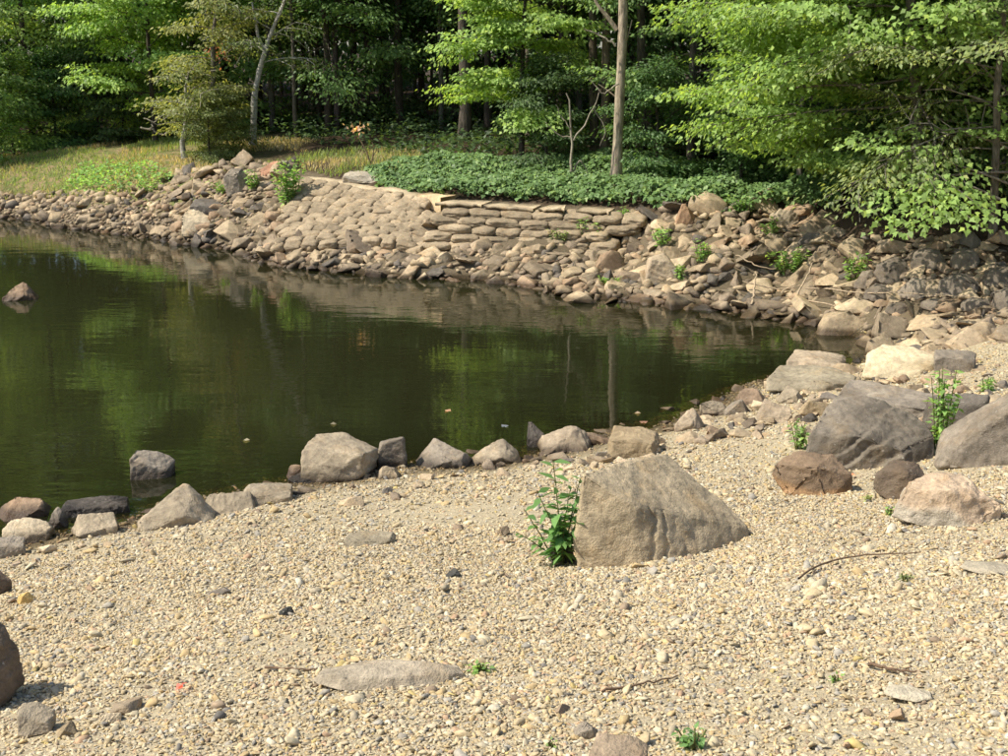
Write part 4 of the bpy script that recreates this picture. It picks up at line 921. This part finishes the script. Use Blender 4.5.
# tangle of bare branches left
pr_ = []
for pts, r in [([(140, 128), (152, 130), (163, 135), (172, 130)], .025), ([(150, 130), (155, 122), (170, 112)], .015), ([(145, 118), (160, 124), (178, 122)], .015)]:
    W = np.array(px_path(pts, 31.5)); q = along(W, np.linspace(0, .999, 10)); pr_.append(tube(q + rg.normal(0, .02, q.shape), np.linspace(r, r * .5, 10), 5))
V, F = join(pr_); b0 = V.mean(0); b0[2] = Hs(b0[0], b0[1])
link('dead_brush', np_mesh('dead_brush', V - b0, F, M_BARK, True), loc=b0, color=(.36, .31, .24), label='pale bare brush tangled beneath the bright yellow-green maple', cat='branch')
# far wood closing the view
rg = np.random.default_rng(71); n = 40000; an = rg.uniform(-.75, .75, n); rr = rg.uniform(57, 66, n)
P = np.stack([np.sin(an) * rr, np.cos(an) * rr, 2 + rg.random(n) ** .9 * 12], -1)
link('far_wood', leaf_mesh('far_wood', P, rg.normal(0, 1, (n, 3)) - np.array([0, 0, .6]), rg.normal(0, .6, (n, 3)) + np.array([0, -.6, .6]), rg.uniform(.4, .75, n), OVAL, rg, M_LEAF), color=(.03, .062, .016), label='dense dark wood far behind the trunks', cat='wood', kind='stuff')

# ------------------------------------------------------------------ ivy bank, grass, weeds
rg = np.random.default_rng(81); n = 34000
IVP = [(366, 170), (376, 186), (440, 198), (560, 205), (640, 209), (840, 214), (840, 186), (700, 168), (618, 162), (500, 160), (400, 160)]
P = np.stack([rg.uniform(-3.5, 7, n * 6), rg.uniform(19, 28, n * 6)], -1); hz = H(P[:, 0], P[:, 1]); ix, iy, _f = proj(np.column_stack([P, hz])); kk = np.where(in_poly(ix, iy, IVP))[0][:n]
P, hz, ix = P[kk], hz[kk], ix[kk]; n = len(P)
lump = .5 + .5 * fbm(np.column_stack([P * 1.6, 0 * hz]), 4, 3)
top = (.03 + .27 * np.clip(.0 + 1.1 * lump, 0, 1.15)) * np.interp(ix, [366, 420, 560, 800], [.55, .8, 1, 1.1])
zz = hz + top * (1 - .6 * rg.random(n) ** 2)
LDv = np.column_stack([rg.normal(0, 1, (n, 2)) - np.array([.1, .5]), -rg.uniform(.1, .9, n)])
link('ivy', leaf_mesh('ivy', np.column_stack([P, zz]), LDv, np.column_stack([rg.normal(0, .45, n) - .1, rg.normal(0, .45, n) - .35, np.ones(n)]), rg.uniform(.035, .125, n), OVAL * np.array([1.5, 1]), rg, M_IVY), color=(.072, .13, .030), label='dark green ivy blanket along the top of the wall', cat='ivy', kind='stuff')

def blades(n, poly, zlo, hlo, hhi, wid, seed, xr=(-24, 0), yr=(22, 37), patch=0.0):
    rg = np.random.default_rng(seed); P = np.stack([rg.uniform(*xr, n), rg.uniform(*yr, n)], -1); z = H(P[:, 0], P[:, 1])
    qx, qy, qf = proj(np.column_stack([P, z])); ok = in_poly(qx, qy, poly)
    if patch is not None: ok &= fbm(np.column_stack([P * .55, 0 * z]), seed, 3) > patch
    P = np.column_stack([P, z])[ok]; k = len(P); h = rg.uniform(hlo, hhi, k)
    ln = rg.normal(0, .3, (k, 2)); D = np.column_stack([ln, np.ones(k)])
    return P, D, np.column_stack([rg.normal(0, 1, (k, 2)), .1 * np.ones(k)]), h, rg
GP = [(-260, 205), (-260, 150), (0, 150), (80, 138), (180, 138), (300, 140), (420, 152), (430, 168), (330, 178), (296, 168), (230, 172), (180, 178), (140, 196), (60, 200), (0, 200)]
BLADE = np.array([(-.05, 0), (-.04, .6), (0, 1), (.05, .1)])
for nm, n, h0_, h1_, pt, sd_, col, lab in (('straw_grass', 80000, .05, .15, -.05, 91, (.29, .235, .11), 'dry straw-coloured grass on the left bank'), ('green_grass', 110000, .04, .13, -.02, 92, (.16, .215, .045), 'short green grass on the left bank')):
    P, D, Nn, S, rg = blades(n, GP, 0, h0_, h1_, .02, sd_, patch=pt)
    link(nm, leaf_mesh(nm, P, D, Nn, S, BLADE * np.array([1.7, 1]), rg, M_LEAF), color=col, label=lab, cat='grass', kind='stuff')
WPOLY = [(-260, 195), (-260, 160), (0, 160), (60, 168), (150, 168), (178, 182), (140, 194), (60, 192), (0, 182)]
P, D, Nn, S, rg = blades(110000, WPOLY, 0, .06, .1, .02, 95, patch=-.38); n = len(P); P[:, 2] += rg.uniform(0, .22, n)
link('low_weeds', leaf_mesh('low_weeds', P, rg.normal(0, 1, (n, 3)) * np.array([1, 1, .3]), np.array([0, 0, 1.0]) + rg.normal(0, .4, (n, 3)), rg.uniform(.06, .11, n), OVAL * np.array([1.3, 1]), rg, M_LEAF), color=(.14, .26, .055), label='low bright green weeds spreading over the left bank', cat='weeds', kind='stuff')
# undergrowth on the forest floor edge
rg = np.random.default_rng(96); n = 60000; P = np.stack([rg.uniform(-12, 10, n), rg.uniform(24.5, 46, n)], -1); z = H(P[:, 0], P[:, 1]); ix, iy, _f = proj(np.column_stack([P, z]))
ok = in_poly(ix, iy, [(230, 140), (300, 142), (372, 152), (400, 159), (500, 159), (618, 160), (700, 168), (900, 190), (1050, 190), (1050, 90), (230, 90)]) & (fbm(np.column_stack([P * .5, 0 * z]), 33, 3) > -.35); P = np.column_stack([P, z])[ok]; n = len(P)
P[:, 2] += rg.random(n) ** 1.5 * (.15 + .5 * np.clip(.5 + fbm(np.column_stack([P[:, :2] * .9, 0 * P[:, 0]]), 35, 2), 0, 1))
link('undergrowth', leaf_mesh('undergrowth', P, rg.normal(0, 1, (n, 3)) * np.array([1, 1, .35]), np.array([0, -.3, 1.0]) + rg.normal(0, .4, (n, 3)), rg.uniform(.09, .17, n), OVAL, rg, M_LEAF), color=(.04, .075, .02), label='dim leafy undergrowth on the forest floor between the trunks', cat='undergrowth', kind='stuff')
def weed(px, py, hpx, wpx, col, label, seed, ls=.06, nst=7, name='weed', cat='plant', shape=OVAL, dens=16, group=None):
    rg = np.random.default_rng(seed); g = ground_at(px, py); f = (g - CAM) @ F_; k = f / FPX; h, w = hpx * k, wpx * k
    e = link(name, None, loc=g, label=label, cat=cat, group=group); st, LP, LD = [], [], []
    for i in range(nst):
        a = rg.uniform(0, 6.28); r = w * .5 * rg.random() ** .6; tip = np.array([r * math.cos(a), r * .8 * math.sin(a), h * rg.uniform(.6, 1.0)])
        b0 = np.array([tip[0] * .35, tip[1] * .35, -.03]); q = np.linspace(0, 1, 6)[:, None]; Pp = b0 + (tip - b0) * q + np.array([tip[0], tip[1], 0]) * .2 * (q ** 2 - q)
        st.append(tube(Pp, np.linspace(.006, .003, 6) * max(1, h), 4)); s = rg.uniform(.12, 1, dens); o = rg.normal(0, 1, (dens, 3)) * np.array([1, 1, .3])
        LP.append(along(Pp, s) + norm(o) * .012); LD.append(norm(o) + np.array([0, 0, .15]))
    P = np.concatenate(LP); D = np.concatenate(LD); n = len(P)
    V, F = join(st); link('stems', np_mesh('stems', V, F, M_STEM, True), parent=e)
    link('foliage', leaf_mesh('foliage', P, D, np.array([0, 0, 1.0]) + rg.normal(0, .3, (n, 3)), ls * rg.uniform(.7, 1.3, n), shape, rg, M_LEAF), parent=e, color=col)
G_W = (.14, .25, .05)
weed(291, 206, 46, 36, G_W, 'large bright green weed at the left end of the sack wall', 1, .10, 22, dens=26)
weed(255, 190, 22, 22, G_W, 'bright green weed among the left rubble below the birch', 2, .08, 10)
weed(225, 193, 14, 34, G_W, 'low green weed spreading over rocks in the left rubble', 3, .07, 10)
weed(150, 192, 12, 30, G_W, 'low green weed at the upper edge of the left rubble', 4, .07, 10)
weed(590, 240, 22, 30, G_W, 'bright green weed at the right end of the sack wall', 5, .08, 14, dens=20)
weed(560, 243, 14, 22, (.13, .19, .06), 'thin pale weed before the sack wall', 6, .06, 7)
weed(664, 248, 22, 26, G_W, 'green weed sprouting in the rubble above the upright pale block', 7, .07, 10)
weed(625, 222, 16, 18, G_W, 'green weed at the rubble top beside the wall end', 8, .07, 8)
weed(702, 262, 24, 26, G_W, 'green weed in the rubble right of the upright pale block', 9, .07, 12)
weed(680, 278, 14, 14, G_W, 'small green weed low beside the upright pale block', 10, .06, 6)
weed(770, 236, 18, 20, G_W, 'green weed below the squared tan block', 11, .07, 9)
weed(788, 272, 26, 52, G_W, 'broad green weed patch in the sunny rubble above the driftwood', 12, .07, 18, dens=22)
weed(852, 280, 30, 30, G_W, 'green weed at the edge of the tree shade on the rubble', 13, .07, 12)
weed(745, 212, 16, 34, (.1, .19, .04), 'green weed fringe along the rubble top below the ivy', 14, .07, 12)
weed(610, 285, 10, 24, G_W, 'low thin weed near the pond below the wall end', 15, .05, 8)
weed(940, 447, 82, 32, G_W, 'tall green weed growing between the dark boulder and the tilted slab', 16, .065, 13, dens=18)
weed(985, 392, 20, 18, G_W, 'small green weed behind the tilted slab', 17, .05, 6)
weed(800, 450, 36, 28, (.14, .24, .06), 'pale green weed at the left end of the broad dark boulder', 18, .05, 8, dens=12)
weed(480, 672, 11, 20, G_W, 'small green sprig beside the long flat foreground stone', 19, .03, 7, dens=8)
weed(694, 742, 12, 34, (.08, .17, .04), 'small dark green sprig at the bottom edge of the gravel', 20, .03, 8, dens=8)
weed(553, 748, 8, 16, (.12, .2, .05), 'tiny green sprout left of the brown stone at the bottom edge', 21, .02, 5, dens=6)
weed(889, 517, 10, 14, G_W, 'small green sprout in front of the dark round boulder', 22, .03, 6, dens=7)
weed(868, 503, 9, 18, (.2, .25, .06), 'yellowish sprout between the two-tone and the dark round boulder', 23, .03, 6, dens=7)
weed(906, 580, 6, 24, (.13, .17, .06), 'flat mossy sprig on the right gravel', 24, .02, 8, dens=8)
weed(835, 680, 6, 10, G_W, 'tiny green sprout on the lower right gravel', 25, .02, 4, dens=5)

# the tall weed beside the big boulder, leaf by leaf
rg = np.random.default_rng(99); g = ground_at(562, 561); k = ((g - CAM) @ F_) / FPX
plant = link('tall_weed', None, loc=g, label='tall leafy weed with lance-shaped leaves against the big split boulder', cat='plant')
LM = [leaf_mesh('leaf', np.zeros((1, 3)), np.array([[0, 1.0, 0]]), np.array([[0, 0, 1.0]]), np.array([1.0]), LANCE * np.array([1.35, 1]), np.random.default_rng(300 + j), M_LEAF) for j in range(6)]
for tip, n, l0 in (((-10, 104, 0), 20, 27), ((-38, 52, 4), 12, 22), ((-26, 74, -3), 12, 22), ((-46, 30, 2), 8, 18), ((8, 74, 2), 18, 21), ((14, 60, -4), 18, 20), ((2, 48, -8), 18, 19), ((18, 84, 6), 16, 19), ((-12, 36, -6), 12, 17), ((10, 34, -10), 16, 19), ((14, 46, -12), 14, 18)):
    tip = np.array([tip[0], tip[2], tip[1]], float) * k * np.array([1, 1, 1.02]); b0 = np.array([rg.normal(0, 3) * k, rg.normal(0, 3) * k, -.02])
    q = np.linspace(0, 1, 9)[:, None]; Pp = b0 + (tip - b0) * q + np.array([tip[0], tip[1], 0]) * .25 * (q * q - q) + rg.normal(0, .002, (9, 3))
    V, F = tube(Pp, np.linspace(.0055, .0025, 9), 6); link('stem', np_mesh('stem', V, F, M_STEM, True), parent=plant)
    for i in range(n):
        s = .18 + .82 * (i + .5) / n; p = along(Pp, np.array([s]))[0]; az = i * 2.2 + rg.uniform(-.5, .5); el = rg.uniform(-.35, .5) + .5 * (s > .9); S = l0 * k * (1.15 - .55 * s) * rg.uniform(.75, 1.2)
        link('leaf', LM[rg.integers(6)], parent=plant, loc=p, rot=(el, rg.normal(0, .3), az), scl=S, color=np.array((.075, .16, .035)) * rg.uniform(.75, 1.35))

# ------------------------------------------------------------------ sticks, driftwood, litter
def stick(pts, r, label, mat, name='stick', seed=0, lift=.01, twigs=0, cat='stick', raise_=0):
    rg = np.random.default_rng(seed); W = np.array([ground_at(*p) for p in pts]); q = along(W, np.linspace(0, .999, 14)); q[:, 2] = H(q[:, 0], q[:, 1]) + r + lift + raise_ * np.linspace(0, 1, 14)
    q += rg.normal(0, r * .5, q.shape); pr_ = [tube(q, np.linspace(r, r * .5, 14), 6)]
    for j in range(twigs):
        s0 = along(q, np.array([rg.uniform(.3, .9)]))[0]; d = norm(q[-1] - q[0] + rg.normal(0, .5, 3) * np.linalg.norm(q[-1] - q[0])); d[2] = abs(d[2]) * .4
        pr_.append(tube(path(s0, d, rg.uniform(.3, .6) * np.linalg.norm(q[-1] - q[0]) * .5, 4, rg, 0, .1), np.linspace(r * .5, r * .25, 4), 5))
    V, F = join(pr_); c = q.mean(0)
    return link(name, np_mesh(name, V - c, F, mat, True), loc=c, label=label, cat=cat)
stick([(265, 671), (290, 672), (322, 673)], .006, 'thin reddish twig left of the long flat stone', M_STICK, seed=1)
stick([(602, 695), (640, 688), (678, 680)], .0055, 'straight dark twig on the lower middle gravel', M_STICK, seed=2)
stick([(797, 583), (820, 568), (850, 561), (885, 559), (922, 557)], .006, 'long crooked dark twig on the right gravel', M_STICK, seed=3, twigs=2, lift=.02)
stick([(790, 615), (810, 611)], .005, 'short twig on the right gravel below the long crooked one', M_STICK, seed=4)
stick([(868, 668), (895, 673), (918, 676)], .007, 'dry forked twig on the lower right gravel', M_STICK, seed=5, twigs=3)
stick([(735, 272), (755, 283), (775, 287)], .013, 'bleached driftwood stick lying highest in the sunny rubble', M_BLEACHED, 'driftwood', 6, .25)
stick([(742, 292), (770, 298), (800, 296)], .012, 'bleached driftwood stick lying level above the cove end', M_BLEACHED, 'driftwood', 7, .15)
stick([(752, 312), (755, 296)], .02, 'pale driftwood stub standing up at the water edge', M_BLEACHED, 'driftwood', 8, .1, raise_=.25)
stick([(793, 311), (804, 298), (811, 288)], .018, 'pale driftwood stick leaning up at the cove end', M_BLEACHED, 'driftwood', 9, .12, raise_=.22)
stick([(805, 300), (850, 304), (900, 306), (950, 309), (980, 311)], .011, 'long grey driftwood pole lying below the shaded boulders', M_BLEACHED, 'driftwood', 10, .16)
stick([(800, 308), (830, 312), (848, 318)], .012, 'bleached stick lying on small stones at the cove end', M_BLEACHED, 'driftwood', 11, .1)
stick([(538, 276), (556, 275), (568, 268)], .016, 'curved dark stick on the rubble below the wall', M_STICK, 'stick', 12, .2)
rg = np.random.default_rng(5)
for px, py, c, lab in ((183, 690, (.55, .10, .07), 'tiny red leaf on the lower left gravel'), (851, 477, (.6, .16, .05), 'small orange-red leaf beside the two-tone boulder')):
    g = ground_at(px, py); link('fallen_leaf', leaf_mesh('fallen_leaf', np.zeros((3, 3)), rg.normal(0, 1, (3, 3)) * np.array([1, 1, .2]), np.array([0, 0, 1.0]) + rg.normal(0, .2, (3, 3)), np.array([.04, .035, .03]), OVAL * np.array([1.6, 1]), rg, M_LEAF), loc=g + np.array([0, 0, .025]), color=c, label=lab, cat='leaf')

for px, py, c, lab in ((641, 413, (.5, .36, .2), 'pale floating leaf on the pond near the pointed shore rock'), (643, 421, (.3, .16, .1), 'brown floating leaf on the pond below the pale one'), (445, 410, (.5, .3, .16), 'tiny orange leaf floating out on the pond'), (507, 425, (.3, .32, .33), 'grey floating scrap on the pond off the cracked grey rock'), (330, 424, (.4, .34, .2), 'tiny straw leaf floating out on the pond'), (250, 440, (.42, .36, .2), 'small straw leaf floating between pond rock and shore')):
    g = unproj(px, py, 0.006); link('floating_leaf', leaf_mesh('floating_leaf', np.zeros((1, 3)), rg.normal(0, 1, (1, 3)) * np.array([1, .6, 0]), np.array([[0, 0, 1.0]]), np.array([.09]), OVAL * np.array([1.8, 1]), rg, M_LEAF), loc=g, color=np.array(c) * .6, label=lab, cat='leaf')
